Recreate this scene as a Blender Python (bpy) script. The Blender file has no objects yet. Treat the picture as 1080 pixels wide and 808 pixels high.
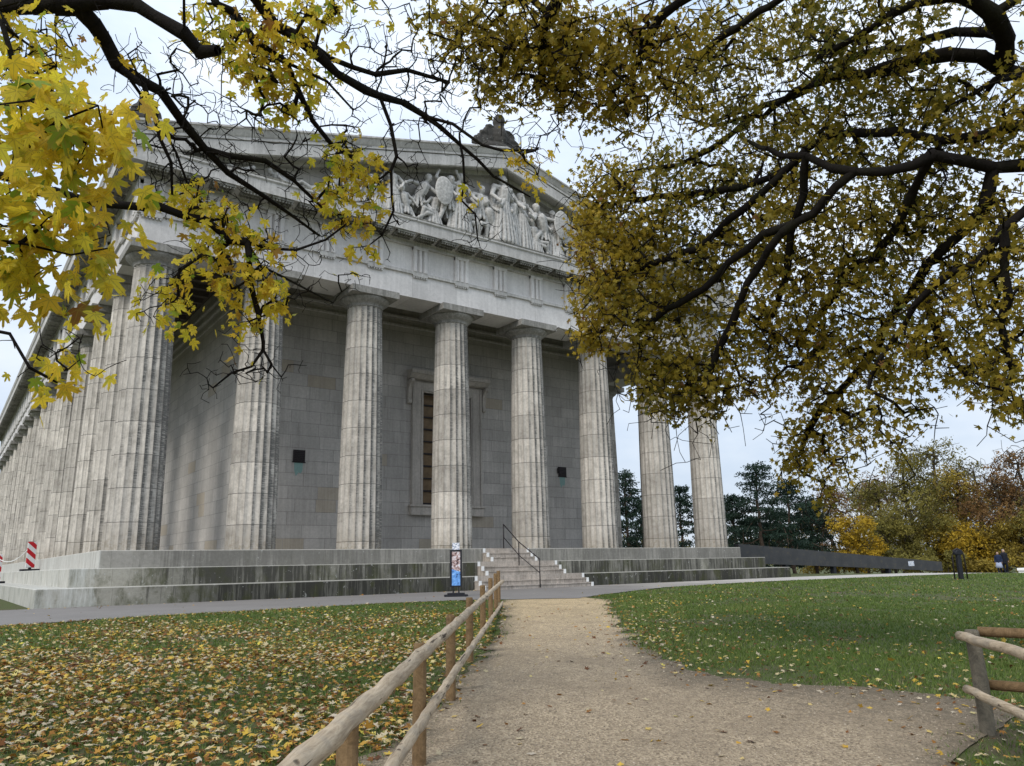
import bpy, bmesh, math, random
import numpy as np
from mathutils import Vector, Matrix
random.seed(7); rng = np.random.default_rng(11)
scn = bpy.context.scene; COL = scn.collection
R = math.radians

# ------------------------------------------------------------------ camera
CAM = np.array([-5.2755, -28.8798, 0.9711]); YAW, PIT, ROL, FPX = 0.63408, 0.23026, -0.0197, 816.2
fw = np.array([math.sin(YAW)*math.cos(PIT), math.cos(YAW)*math.cos(PIT), math.sin(PIT)])
_r = np.array([math.cos(YAW), -math.sin(YAW), 0.0]); _u = np.cross(_r, fw)
rt = math.cos(ROL)*_r + math.sin(ROL)*_u; up = -math.sin(ROL)*_r + math.cos(ROL)*_u
cd = bpy.data.cameras.new('camera'); cam = bpy.data.objects.new('camera', cd); COL.objects.link(cam)
m = Matrix([[rt[i], up[i], -fw[i], CAM[i]] for i in range(3)] + [[0, 0, 0, 1]]); cam.matrix_world = m
cd.sensor_width = 36; cd.lens = FPX/1080*36; cd.clip_start = .05; cd.clip_end = 3000; scn.camera = cam

def ray(x, y): return fw + rt*(x-540)/FPX - up*(y-404)/FPX
def at(x, y, d):                      # survey point: a sight line and the horizontal distance along it
    v = ray(x, y); return CAM + v*(d/math.hypot(v[0], v[1]))
def atd(x, y, d):                     # the same with the straight distance
    v = ray(x, y); return CAM + v*(d/np.linalg.norm(v))
def soft(t): return (t+np.sqrt(t*t+1))/2
def tz(x, y): return -.032*(soft(np.minimum(-y-9.5, 40))-soft(-9.5)) - .022*(soft(x-42)-soft(-42.)) 
def ghit(x, y):
    v = ray(x, y); t = .5
    while t < 400:
        P = CAM+t*v
        if P[2] < tz(P[0], P[1]): break
        t += .02
    return P

# ------------------------------------------------------------------ helpers
def mesh_obj(name, me, mat=None, parent=None):
    o = bpy.data.objects.new(name, me); COL.objects.link(o)
    if mat is not None and not me.materials: me.materials.append(mat)
    if parent is not None: o.parent = parent
    return o
def empty(name, loc, rz=0.0):
    o = bpy.data.objects.new(name, None); COL.objects.link(o); o.location = loc; o.rotation_euler.z = rz
    o.empty_display_size = .2; return o
def tag(o, label=None, cat=None, group=None, kind=None):
    if label: o['label'] = label
    if cat: o['category'] = cat
    if group: o['group'] = group
    if kind: o['kind'] = kind
    return o
def copy_tree(o, parent=None):
    c = o.copy(); COL.objects.link(c); c.parent = parent
    for ch in [k for k in o.children]: copy_tree(ch, c)
    return c
class MB:
    def __init__(s): s.v = []; s.f = []
    def add(s, vs, fs):
        b = len(s.v); s.v += [tuple(v) for v in vs]; s.f += [tuple(i+b for i in f) for f in fs]; return s
    def box(s, x0, x1, y0, y1, z0, z1):
        v = [(x, y, z) for x in (x0, x1) for y in (y0, y1) for z in (z0, z1)]
        return s.add(v, [(0, 1, 3, 2), (4, 6, 7, 5), (0, 4, 5, 1), (2, 3, 7, 6), (0, 2, 6, 4), (1, 5, 7, 3)])
    def prism(s, pts, a, b, ax):          # polygon pts in the two other axes, extruded along ax from a to b
        n = len(pts)
        def P(p, t): return {0: (t, p[0], p[1]), 1: (p[0], t, p[1]), 2: (p[0], p[1], t)}[ax]
        v = [P(p, a) for p in pts]+[P(p, b) for p in pts]
        return s.add(v, [tuple(range(n))[::-1], tuple(range(n, 2*n))]+[(i, (i+1) % n, n+(i+1) % n, n+i) for i in range(n)])
    def tube(s, pts, rads, n=8, cap=True, jit=0):
        pts = [Vector(p) for p in pts]; vs = []; fs = []
        for i, p in enumerate(pts):
            d = (pts[min(i+1, len(pts)-1)]-pts[max(i-1, 0)]).normalized()
            a = d.cross(Vector((0, 0, 1)) if abs(d.z) < .9 else Vector((1, 0, 0))).normalized(); b = d.cross(a)
            for k in range(n):
                t = 2*math.pi*k/n; r = rads[i]*(1+random.uniform(-jit, jit))
                vs.append(p+a*math.cos(t)*r+b*math.sin(t)*r)
        for i in range(len(pts)-1):
            for k in range(n):
                fs.append((i*n+k, i*n+(k+1) % n, (i+1)*n+(k+1) % n, (i+1)*n+k))
        if cap: fs += [tuple(range(n)), tuple(range((len(pts)-1)*n, len(pts)*n))[::-1]]
        return s.add(vs, fs)
    def lathe(s, prof, c=(0, 0, 0), n=24, sy=1):
        vs = []; fs = []
        for r, z in prof:
            for k in range(n):
                t = 2*math.pi*k/n; vs.append((c[0]+r*math.cos(t), c[1]+r*sy*math.sin(t), c[2]+z))
        for i in range(len(prof)-1):
            for k in range(n): fs.append((i*n+k, i*n+(k+1) % n, (i+1)*n+(k+1) % n, (i+1)*n+k))
        fs += [tuple(range(n))[::-1], tuple(range((len(prof)-1)*n, len(prof)*n))]
        return s.add(vs, fs)
    def ell(s, c, r, n=10, m=7):
        prof = []
        vs = []; fs = []
        for i in range(1, m):
            a = math.pi*i/m
            for k in range(n):
                t = 2*math.pi*k/n; vs.append((c[0]+r[0]*math.sin(a)*math.cos(t), c[1]+r[1]*math.sin(a)*math.sin(t), c[2]-r[2]*math.cos(a)))
        b0 = len(vs); vs += [(c[0], c[1], c[2]-r[2]), (c[0], c[1], c[2]+r[2])]
        for i in range(m-2):
            for k in range(n): fs.append((i*n+k, i*n+(k+1) % n, (i+1)*n+(k+1) % n, (i+1)*n+k))
        for k in range(n):
            fs.append((b0, (k+1) % n, k)); fs.append((b0+1, (m-2)*n+k, (m-2)*n+(k+1) % n))
        return s.add(vs, fs)
    def mesh(s, name, bevel=0, smooth=False):
        me = bpy.data.meshes.new(name); me.from_pydata(s.v, [], s.f)
        bm = bmesh.new(); bm.from_mesh(me)
        bmesh.ops.recalc_face_normals(bm, faces=bm.faces)
        if bevel:
            bmesh.ops.bevel(bm, geom=[e for e in bm.edges if e.calc_face_angle(0) > .5], offset=bevel, segments=1, affect='EDGES')
        if smooth:
            for f in bm.faces: f.smooth = True
        bm.to_mesh(me); bm.free(); return me
    def build(s, name, mat, parent=None, bevel=0, smooth=False):
        return mesh_obj(name, s.mesh(name, bevel, smooth), mat, parent)
def fast_mesh(name, V, F, attrs=None, smooth=False):      # V (n,3), F (m,3|4) arrays
    me = bpy.data.meshes.new(name); V = np.asarray(V, np.float32); F = np.asarray(F, np.int32); k = F.shape[1]
    me.vertices.add(len(V)); me.vertices.foreach_set('co', V.ravel())
    me.loops.add(F.size); me.loops.foreach_set('vertex_index', F.ravel())
    me.polygons.add(len(F)); me.polygons.foreach_set('loop_start', np.arange(len(F), dtype=np.int32)*k)
    if smooth: me.polygons.foreach_set('use_smooth', np.ones(len(F), bool))
    me.update(calc_edges=True)
    for n, a in (attrs or {}).items():
        at_ = me.attributes.new(n, 'FLOAT', 'POINT'); at_.data.foreach_set('value', np.asarray(a, np.float32))
    return me
def blob_mesh(mb, name, voxel, smooth_it=3, noise=0, nscale=.1):      # one continuous surface grown from the shapes
    me = mb.mesh(name); o = bpy.data.objects.new('tmp', me); COL.objects.link(o)
    r_ = o.modifiers.new('r', 'REMESH'); r_.mode = 'VOXEL'; r_.voxel_size = voxel
    if smooth_it:
        s_ = o.modifiers.new('s', 'SMOOTH'); s_.iterations = smooth_it; s_.factor = .5
    if noise:
        t_ = bpy.data.textures.new('t', 'CLOUDS'); t_.noise_scale = nscale
        d_ = o.modifiers.new('d', 'DISPLACE'); d_.texture = t_; d_.strength = noise
    bpy.context.view_layer.update()
    res = bpy.data.meshes.new_from_object(o.evaluated_get(bpy.context.evaluated_depsgraph_get())); res.name = name
    bpy.data.objects.remove(o); res.polygons.foreach_set('use_smooth', np.ones(len(res.polygons), bool)); return res

# ------------------------------------------------------------------ materials
class NT:
    def __init__(s, name):
        s.m = bpy.data.materials.new(name); s.m.use_nodes = True; s.t = s.m.node_tree; s.t.nodes.clear()
        s.out = s.t.nodes.new('ShaderNodeOutputMaterial'); s.bs = s.n('ShaderNodeBsdfPrincipled'); s.L(s.bs.outputs[0], s.out.inputs[0])
        s.tc = s.n('ShaderNodeTexCoord'); s.bs.inputs['Specular IOR Level'].default_value = .25
    def n(s, t, **k):
        x = s.t.nodes.new(t)
        for a, b in k.items(): setattr(x, a, b)
        return x
    def L(s, a, b): s.t.links.new(a, b)
    def put(s, sock, v):
        if hasattr(v, 'links'): s.L(v, sock)
        elif isinstance(v, (tuple, list)) and len(v) == 3 and sock.type == 'RGBA': sock.default_value = (*v, 1)
        else: sock.default_value = v
    def mth(s, op, a, b=0.0, c=0.0, clamp=False):
        x = s.n('ShaderNodeMath', operation=op, use_clamp=clamp)
        s.put(x.inputs[0], a); s.put(x.inputs[1], b); s.put(x.inputs[2], c); return x.outputs[0]
    def mp(s, vec, sc=(1, 1, 1), loc=(0, 0, 0)):
        x = s.n('ShaderNodeMapping'); s.L(vec, x.inputs[0]); x.inputs['Scale'].default_value = sc; s.put(x.inputs['Location'], loc); return x.outputs[0]
    def noise(s, vec, scale, det=4, rough=.6, col=False, dist=0):
        x = s.n('ShaderNodeTexNoise'); s.L(vec, x.inputs['Vector']); x.inputs['Scale'].default_value = scale
        x.inputs['Detail'].default_value = det; x.inputs['Roughness'].default_value = rough; x.inputs['Distortion'].default_value = dist
        return x.outputs[1 if col else 0]
    def ramp(s, f, stops):
        x = s.n('ShaderNodeValToRGB'); s.put(x.inputs[0], f); e = x.color_ramp.elements
        while len(e) < len(stops): e.new(.5)
        for i, (p, c) in enumerate(stops): e[i].position = p; e[i].color = (*c, 1) if isinstance(c, tuple) else (c, c, c, 1)
        return x.outputs[0]
    def mix(s, f, a, b, mode='MIX'):
        x = s.n('ShaderNodeMix', data_type='RGBA', blend_type=mode); s.put(x.inputs[0], f); s.put(x.inputs[6], a); s.put(x.inputs[7], b); return x.outputs[2]
    def sep(s, v): x = s.n('ShaderNodeSeparateXYZ'); s.L(v, x.inputs[0]); return x.outputs
    def comb(s, a, b, c): x = s.n('ShaderNodeCombineXYZ'); [s.put(x.inputs[i], v) for i, v in enumerate((a, b, c))]; return x.outputs[0]
    def bump(s, h, st=.3, d=.02):
        x = s.n('ShaderNodeBump'); s.put(x.inputs['Height'], h); x.inputs['Strength'].default_value = st; x.inputs['Distance'].default_value = d
        s.L(x.outputs[0], s.bs.inputs['Normal'])
    def fin(s, col, rough=.85): s.put(s.bs.inputs['Base Color'], col); s.put(s.bs.inputs['Roughness'], rough); return s.m
def plain(name, col, rough=.7, var=.15, scale=8, metal=0):
    t = NT(name); f = t.noise(t.tc.outputs['Object'], scale)
    c = t.mix(f, tuple(x*(1-var) for x in col), tuple(min(1, x*(1+var)) for x in col)); t.bs.inputs['Metallic'].default_value = metal
    t.bump(f, .1, .01); return t.fin(c, rough)

def stone(name, base=(.40, .385, .36), blocks=None, streak=0.0, moss=0.0, dark=0.0, clean_sunlit_left=False, drum=False, tan=False, grime=.5, cavity=False, topz=None):
    t = NT(name); oc = t.tc.outputs['Object']; geo = t.n('ShaderNodeNewGeometry'); wp = geo.outputs['Position']
    n1 = t.noise(wp, .6, 5, .6); n2 = t.noise(wp, 9, 6, .75); n3 = t.noise(wp, 60, 3, .7)
    c = t.mix(t.ramp(n1, [(.3, 0), (.7, 1)]), tuple(x*.86 for x in base), tuple(min(1, x*1.12) for x in base))
    c = t.mix(t.mth('MULTIPLY', t.ramp(n2, [(.35, 1), (.6, 0)]), .45*grime*2), c, tuple(x*.55 for x in base))
    h = t.mth('ADD', t.mth('MULTIPLY', n2, .5), t.mth('MULTIPLY', n3, .35))
    if blocks:
        X, Y, Z = t.sep(wp); A = {'x': X, 'y': Y}[blocks[0]]
        br = t.n('ShaderNodeTexBrick'); t.L(t.comb(A, Z, 0.0), br.inputs[0]); i = br.inputs
        i['Color1'].default_value = (0, 0, 0, 1); i['Color2'].default_value = (1, 1, 1, 1); i['Mortar'].default_value = (.5, .5, .5, 1)
        i['Scale'].default_value = 1; i['Mortar Size'].default_value = blocks[3] if len(blocks) > 3 else .012; i['Mortar Smooth'].default_value = .3
        i['Brick Width'].default_value = blocks[1]; i['Row Height'].default_value = blocks[2]; br.offset = .5; br.squash = .7; br.squash_frequency = 3
        tint = t.ramp(br.outputs[0], [(0, .90), (.5, 1.0), (1, 1.12)])
        c = t.mix(1.0, c, tint, 'MULTIPLY')
        if tan:
            c = t.mix(t.mth('MULTIPLY', t.mth('GREATER_THAN', br.outputs[0], .955), .55), c, (.36, .29, .19))
        c = t.mix(t.mth('MULTIPLY', br.outputs[1], .55), c, tuple(x*.35 for x in base))
        h = t.mth('SUBTRACT', h, t.mth('MULTIPLY', br.outputs[1], .8))
    if drum:
        X, Y, Z = t.sep(oc); oi = t.n('ShaderNodeObjectInfo').outputs['Random']
        zz = t.mth('ADD', t.mth('DIVIDE', Z, 1.12), t.mth('MULTIPLY', oi, 7.3)); fl = t.mth('FLOOR', zz); fr = t.mth('FRACT', zz)
        ang = t.mth('FLOOR', t.mth('MULTIPLY', t.mth('ARCTAN2', Y, X), 10/math.pi))
        w1 = t.n('ShaderNodeTexWhiteNoise', noise_dimensions='2D'); t.L(t.comb(fl, oi, 0.0), w1.inputs[0])
        w2 = t.n('ShaderNodeTexWhiteNoise', noise_dimensions='3D'); t.L(t.comb(t.mth('FLOOR', t.mth('MULTIPLY', zz, 1.0)), ang, oi), w2.inputs[0])
        blot = t.ramp(t.noise(wp, 1.7, 5, .75), [(.46, 0), (.66, 1)]); c = t.mix(t.mth('MULTIPLY', blot, .5), c, (.20, .18, .155))
        tint = t.mth('ADD', .82, t.mth('ADD', t.mth('MULTIPLY', w1.outputs[0], .32), t.mth('MULTIPLY', w2.outputs[0], .16)))
        c = t.mix(1.0, c, t.comb(tint, tint, t.mth('MULTIPLY', tint, .98)), 'MULTIPLY')
        seam = t.mth('LESS_THAN', fr, .02)
        c = t.mix(t.mth('MULTIPLY', seam, .85), c, (.09, .085, .08)); h = t.mth('SUBTRACT', h, t.mth('MULTIPLY', seam, 1.2))
        # weathered fine horizontal lines with ragged edges, darker on faces turned to +X
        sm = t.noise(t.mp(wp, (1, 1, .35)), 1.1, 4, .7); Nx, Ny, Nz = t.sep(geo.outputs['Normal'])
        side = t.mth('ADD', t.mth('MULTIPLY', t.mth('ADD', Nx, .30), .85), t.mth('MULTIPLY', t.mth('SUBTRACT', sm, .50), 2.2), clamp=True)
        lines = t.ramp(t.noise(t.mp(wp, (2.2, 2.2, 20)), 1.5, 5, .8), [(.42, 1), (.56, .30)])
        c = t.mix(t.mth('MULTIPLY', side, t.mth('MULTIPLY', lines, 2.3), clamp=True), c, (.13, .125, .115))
        fl_ = t.ramp(t.noise(t.mp(wp, (9, 9, .35)), 1.5, 4, .7), [(.5, 0), (.7, 1)])
        c = t.mix(t.mth('MULTIPLY', fl_, .32), c, (.11, .10, .09))
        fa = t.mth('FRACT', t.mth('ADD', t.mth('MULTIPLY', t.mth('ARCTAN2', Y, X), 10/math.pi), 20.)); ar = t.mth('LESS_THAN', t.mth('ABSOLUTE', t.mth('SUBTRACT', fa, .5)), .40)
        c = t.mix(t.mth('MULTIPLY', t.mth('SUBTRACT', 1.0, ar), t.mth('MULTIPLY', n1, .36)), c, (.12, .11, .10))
        foot = t.mth('MULTIPLY', t.ramp(Z, [(0, 1), (.9, 0)]), t.ramp(n2, [(.4, 0), (.6, 1)]))
        c = t.mix(t.mth('MULTIPLY', foot, .6), c, (.17, .135, .085))
    if streak or moss or dark:
        s1 = t.noise(t.mp(wp, (4.5, 4.5, .22)), 1.5, 6, .8); s2 = t.noise(t.mp(wp, (1, 1, .5)), .55, 3, .6)
        k = t.mth('ADD', s2, 0.0)
        if clean_sunlit_left:
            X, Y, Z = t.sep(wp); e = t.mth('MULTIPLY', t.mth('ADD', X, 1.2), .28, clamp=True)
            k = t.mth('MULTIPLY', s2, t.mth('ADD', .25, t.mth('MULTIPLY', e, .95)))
        mk = t.ramp(t.mth('ADD', s1, t.mth('MULTIPLY', k, .5)), [(.68, 0), (.84, 1)])
        if dark: c = t.mix(t.mth('MULTIPLY', t.ramp(k, [(.2, 0), (.45, 1)]), dark), c, (.10, .098, .082))
        c = t.mix(t.mth('MULTIPLY', mk, streak), c, (.035, .034, .028))
        mm = t.ramp(t.noise(t.mp(wp, (1.5, 1.5, .8)), 1.2, 5, .7), [(.48, 0), (.66, 1)])
        c = t.mix(t.mth('MULTIPLY', mm, moss), c, (.055, .06, .02))
        w = t.ramp(t.noise(wp, 5, 3, .8), [(.64, 0), (.68, 1)]); c = t.mix(t.mth('MULTIPLY', w, .5 if moss else 0), c, (.45, .45, .42))
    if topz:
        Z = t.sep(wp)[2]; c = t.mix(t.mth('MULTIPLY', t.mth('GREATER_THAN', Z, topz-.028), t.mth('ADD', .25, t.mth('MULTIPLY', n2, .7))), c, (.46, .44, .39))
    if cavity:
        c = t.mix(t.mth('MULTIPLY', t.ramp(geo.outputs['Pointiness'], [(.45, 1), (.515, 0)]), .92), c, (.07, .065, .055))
    if clean_sunlit_left:  # clean stone, with sunlight on the left flank whitened into the colour
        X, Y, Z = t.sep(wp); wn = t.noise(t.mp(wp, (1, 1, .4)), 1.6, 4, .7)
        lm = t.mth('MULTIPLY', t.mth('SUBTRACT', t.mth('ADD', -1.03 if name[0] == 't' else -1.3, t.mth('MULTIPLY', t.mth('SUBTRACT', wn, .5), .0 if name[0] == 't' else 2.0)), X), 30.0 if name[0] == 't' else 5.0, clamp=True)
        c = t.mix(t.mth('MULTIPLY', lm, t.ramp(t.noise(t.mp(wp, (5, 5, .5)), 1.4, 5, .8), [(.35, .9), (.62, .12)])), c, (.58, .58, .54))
    t.bump(h, .55, .03); return t.fin(c, .88)

M = {}
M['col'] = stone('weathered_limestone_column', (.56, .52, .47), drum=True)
M['ent'] = stone('pale_entablature_stone', (.73, .70, .68), blocks=('x', 3.2, 30, .008), streak=.10, grime=.3)
M['ent_side'] = stone('pale_flank_entablature_stone', (.74, .72, .70), blocks=('y', 3.2, 30, .008), streak=.15, grime=.35)
M['cornice'] = stone('pale_cornice_stone', (.60, .58, .555), streak=.25, grime=.4)
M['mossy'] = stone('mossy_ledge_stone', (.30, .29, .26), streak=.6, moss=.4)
M['wallx'] = stone('cella_block_wall', (.50, .475, .445), blocks=('x', 1.35, .56), tan=True, grime=.35, streak=.15)
M['wally'] = stone('cella_flank_block_wall', (.52, .495, .46), blocks=('y', 1.35, .56), tan=True, grime=.35, streak=.1)
M['step1'] = stone('top_step_stone', (.40, .38, .34), blocks=('x', 2.1, 30, .006), streak=.38, dark=.25, moss=.12, clean_sunlit_left=True, topz=1.654)
M['step2'] = stone('middle_step_stone', (.42, .40, .34), blocks=('x', 2.3, 30, .006), streak=.85, moss=.7, dark=.5, clean_sunlit_left=True, topz=1.1011)
M['step3'] = stone('bottom_step_stone', (.40, .38, .32), blocks=('x', 2.6, 30, .006), streak=.95, moss=.8, dark=.85, clean_sunlit_left=True, topz=0.5497)
M['stair'] = stone('stair_stone', (.54, .475, .41), blocks=('x', 1.4, 30, .008), streak=.35, moss=.05, grime=.7)
M['white'] = plain('white_paint', (.78, .78, .76), .6, .06, 20)
M['trim'] = stone('window_trim_stone', (.54, .50, .455), streak=.2, grime=.5)
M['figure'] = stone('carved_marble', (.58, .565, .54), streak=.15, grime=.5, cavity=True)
M['darkstone'] = stone('weathered_roof_ornament', (.075, .07, .065), streak=.4, moss=.2)
M['ceil'] = stone('ceiling_stone', (.15, .13, .11), grime=.5)
M['roof'] = plain('roof_metal', (.2, .2, .19), .6)
M['capital'] = stone('grey_capital_stone', (.36, .345, .315), streak=.35, grime=.8)
M['iron'] = plain('dark_iron', (.025, .02, .022), .5, .3)
M['black'] = plain('black_plastic', (.018, .019, .024), .55, .3)
M['void'] = plain('dark_opening', (.012, .012, .012), .9, .1)
M['verd'] = plain('verdigris_stain', (.22, .34, .32), .9, .2, 12)
t = NT('old_window_glass'); X, Y, Z = t.sep(t.n('ShaderNodeNewGeometry').outputs['Position'])
M['glass'] = t.fin(t.mix(t.noise(t.tc.outputs['Object'], 2.5, 3), (.05, .035, .02), (.30, .20, .11)), .35)
def bark(name, a, b, moss=.3):
    t = NT(name); p = t.tc.outputs['Object']; n_ = t.noise(t.mp(p, (1, 1, .6)), 14, 5, .7); g = t.ramp(t.noise(p, 2.2, 3), [(.5, 0), (.7, 1)])
    c = t.mix(n_, a, b); c = t.mix(t.mth('MULTIPLY', g, moss), c, (.03, .035, .012)); t.bs.inputs['Specular IOR Level'].default_value = .05; t.bump(n_, .8, .03); return t.fin(c, .95)
M['bark'] = bark('dark_maple_bark', (.007, .006, .006), (.028, .024, .021), .25)
M['barkpine'] = bark('pine_bark', (.05, .035, .028), (.12, .09, .07), 0)
M['bark2'] = bark('far_tree_bark', (.03, .025, .02), (.08, .065, .05), .3)
def leafmat(name, stops, trans=.45, rough=.55, green=0.0):
    t = NT(name); a = t.n('ShaderNodeAttribute', attribute_name='tone').outputs['Fac']
    v = t.noise(t.tc.outputs['Object'], 18, 3, .7)
    c = t.ramp(a, stops); c = t.mix(t.mth('MULTIPLY', v, .35), c, t.mix(1.0, c, (.6, .6, .5), 'MULTIPLY'))
    gp = t.ramp(t.noise(t.tc.outputs['Object'], 9, 3, .6), [(.54, 0), (.68, 1)]); c = t.mix(t.mth('MULTIPLY', gp, green), c, (.26, .33, .035))
    sp = t.ramp(t.noise(t.tc.outputs['Object'], 70, 2, .5), [(.66, 0), (.70, 1)]); c = t.mix(t.mth('MULTIPLY', sp, .6 if green else 0), c, (.10, .06, .02))
    if green:
        lx = t.n('ShaderNodeAttribute', attribute_name='lx').outputs['Fac']; ly = t.n('ShaderNodeAttribute', attribute_name='ly').outputs['Fac']; vm = 0.0
        for an in (90, 38, 142, -6, 186):
            ca, sa_ = math.cos(R(an)), math.sin(R(an)); al = t.mth('ADD', t.mth('MULTIPLY', lx, ca), t.mth('MULTIPLY', ly, sa_)); pe = t.mth('ABSOLUTE', t.mth('SUBTRACT', t.mth('MULTIPLY', lx, sa_), t.mth('MULTIPLY', ly, ca)))
            one = t.mth('MULTIPLY', t.mth('GREATER_THAN', al, .03), t.mth('LESS_THAN', pe, t.mth('SUBTRACT', .028, t.mth('MULTIPLY', al, .018)))); vm = t.mth('MAXIMUM', one, vm)
        rr_ = t.mth('ADD', t.mth('MULTIPLY', lx, lx), t.mth('MULTIPLY', ly, ly)); c = t.mix(t.mth('MULTIPLY', t.ramp(t.mth('ADD', rr_, t.mth('MULTIPLY', v, .5)), [(.6, 0), (1.2, 1)]), .45), c, (.42, .22, .04))
        c = t.mix(t.mth('MULTIPLY', vm, .5), c, (.34, .27, .05))
    t.fin(c, rough); tr = t.n('ShaderNodeBsdfTranslucent'); t.L(c, tr.inputs[0])
    mx = t.n('ShaderNodeMixShader'); mx.inputs[0].default_value = trans
    t.L(t.bs.outputs[0], mx.inputs[1]); t.L(tr.outputs[0], mx.inputs[2]); t.L(mx.outputs[0], t.out.inputs[0]); return t.m
M['leafL'] = leafmat('yellow_maple_leaf', [(0, (.24, .36, .03)), (.12, (.44, .50, .05)), (.2, (.70, .62, .05)), (.6, (.82, .64, .05)), (.9, (.76, .50, .04)), (1, (.30, .14, .04))], .5, .6, .6)
M['leafR'] = leafmat('olive_maple_leaf', [(0, (.10, .12, .02)), (.35, (.25, .205, .026)), (.7, (.41, .30, .034)), (.93, (.58, .41, .045)), (1, (.25, .12, .04))], .42, .6)
M['fallen'] = leafmat('fallen_leaf', [(0, (.08, .035, .018)), (.22, (.20, .08, .025)), (.4, (.42, .20, .04)), (.58, (.62, .42, .06)), (.75, (.60, .50, .30)), (.9, (.55, .47, .38)), (1, (.72, .60, .10))], .15, .7)
M['grass'] = leafmat('grass_blade', [(0, (.06, .105, .022)), (.5, (.125, .19, .04)), (.85, (.20, .25, .065)), (1, (.38, .33, .16))], .25, .6)
def woodm(name, a, b):
    t = NT(name); p = t.tc.outputs['Generated']; q = t.tc.outputs['Object']
    g = t.ramp(t.noise(t.mp(q, (1, 1, 1)), 9, 8, .8, dist=2.5), [(.3, 0), (.68, 1)]); k = t.ramp(t.noise(q, 6, 5, .8), [(.56, 0), (.70, 1)])
    c = t.mix(g, a, b); c = t.mix(t.mth('MULTIPLY', k, .6), c, tuple(x*.35 for x in a)); t.bump(g, .5, .01); return t.fin(c, .8)
def railm(name, a, b):
    t = NT(name); q = t.tc.outputs['Object']; x = t.n('ShaderNodeMapping', vector_type='TEXTURE'); t.L(q, x.inputs[0]); x.inputs['Rotation'].default_value = (0, 0, R(52.8)); u = x.outputs[0]
    g = t.noise(t.mp(u, (2, 22, 22)), 1.5, 6, .75, dist=.6); c = t.mix(t.ramp(g, [(.3, 0), (.7, 1)]), a, b)
    pt = t.noise(q, 3.2, 4, .7); c = t.mix(t.mth('MULTIPLY', t.ramp(pt, [(.48, 0), (.68, 1)]), .55), c, (.26, .235, .20))
    ck = t.ramp(t.noise(t.mp(u, (1.1, 30, 30)), 1.2, 3, .5), [(.655, 0), (.675, 1)]); c = t.mix(t.mth('MULTIPLY', ck, .85), c, (.045, .03, .02))
    vo = t.n('ShaderNodeTexVoronoi'); t.L(t.mp(u, (1, 1.6, 1.6)), vo.inputs[0]); vo.inputs['Scale'].default_value = 4.2; kn = t.ramp(vo.outputs[0], [(.05, 1), (.11, 0)]); c = t.mix(t.mth('MULTIPLY', kn, .8), c, (.06, .04, .025))
    t.bump(t.mth('SUBTRACT', t.mth('MULTIPLY', g, .6), t.mth('ADD', ck, kn)), .8, .012); return t.fin(c, .85)
M['rail'] = railm('bleached_round_rail', (.25, .185, .12), (.62, .51, .37))
M['post'] = woodm('brown_impregnated_post', (.11, .068, .03), (.30, .195, .10))
M['oldpost'] = woodm('grey_old_post', (.08, .07, .055), (.2, .175, .13))
# ground
t = NT('lawn_soil'); p = t.n('ShaderNodeNewGeometry').outputs['Position']; n1 = t.noise(p, 1.2, 5, .7); n2 = t.noise(p, 40, 4, .8)
c = t.mix(n2, (.05, .065, .02), (.10, .12, .035)); c = t.mix(t.ramp(n1, [(.48, 0), (.66, 1)]), c, (.095, .072, .045)); t.bump(n2, .6, .03); M['lawn'] = t.fin(c, .95)
t = NT('gravel_path_surface'); p = t.n('ShaderNodeNewGeometry').outputs['Position']
vo = t.n('ShaderNodeTexVoronoi'); t.L(p, vo.inputs[0]); vo.inputs['Scale'].default_value = 55; vc = vo.outputs[1]; vd = vo.outputs[0]
n1 = t.noise(p, .9, 5, .65); n2 = t.noise(p, 7, 5, .7); g = t.n('ShaderNodeRGBToBW'); t.L(vc, g.inputs[0])
c = t.mix(g.outputs[0], (.19, .145, .095), (.70, .57, .40)); c = t.mix(t.ramp(n1, [(.42, 0), (.7, .55)]), c, (.27, .215, .15))
X, Y, Z = t.sep(p); far = t.ramp(t.mth('ADD', t.mth('MULTIPLY', t.mth('ADD', Y, 21.), .11), t.mth('SUBTRACT', n2, .5)), [(0, 0), (1, 1)])
c = t.mix(far, t.mix(1.0, c, (.94, .92, .90), 'MULTIPLY'), t.mix(1.0, c, (1.25, 1.18, 1.0), 'MULTIPLY'))
c = t.mix(t.mth('MULTIPLY', t.ramp(n2, [(.3, 1), (.5, 0)]), .4), c, (.14, .11, .08)); av = t.n('ShaderNodeAttribute', attribute_name='v').outputs['Fac']; nearm = t.ramp(t.mth('MULTIPLY', t.mth('ADD', Y, 25.5), -.35), [(0, 0), (1, 1)])
wd = t.mth('MULTIPLY', t.ramp(t.mth('MULTIPLY', t.mth('ADD', Y, 17.), -.16), [(0, .10), (1, 1)]), .36)
ed = t.mth('ADD', t.mth('DIVIDE', t.mth('SUBTRACT', av, t.mth('SUBTRACT', 1.0, wd)), wd), t.mth('MULTIPLY', t.mth('SUBTRACT', n2, .5), 2.6)); el = t.mth('ADD', t.mth('MULTIPLY', t.mth('SUBTRACT', .10, av), 9.), t.mth('MULTIPLY', t.mth('SUBTRACT', n2, .5), 2.6))
dm = t.ramp(t.mth('MAXIMUM', ed, el), [(.0, 0), (.9, 1)]); c = t.mix(t.mth('MULTIPLY', dm, .85), c, t.mix(n2, (.07, .055, .036), (.20, .165, .115)))
t.bump(t.mth('ADD', t.mth('MULTIPLY', vd, 1.), n2), 1.0, .02); M['gravel'] = t.fin(c, .95)
t = NT('asphalt_and_sand_road'); p = t.n('ShaderNodeNewGeometry').outputs['Position']; n1 = t.noise(p, .5, 5, .65); n2 = t.noise(p, 90, 3, .8); X, Y, Z = t.sep(p)
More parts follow.
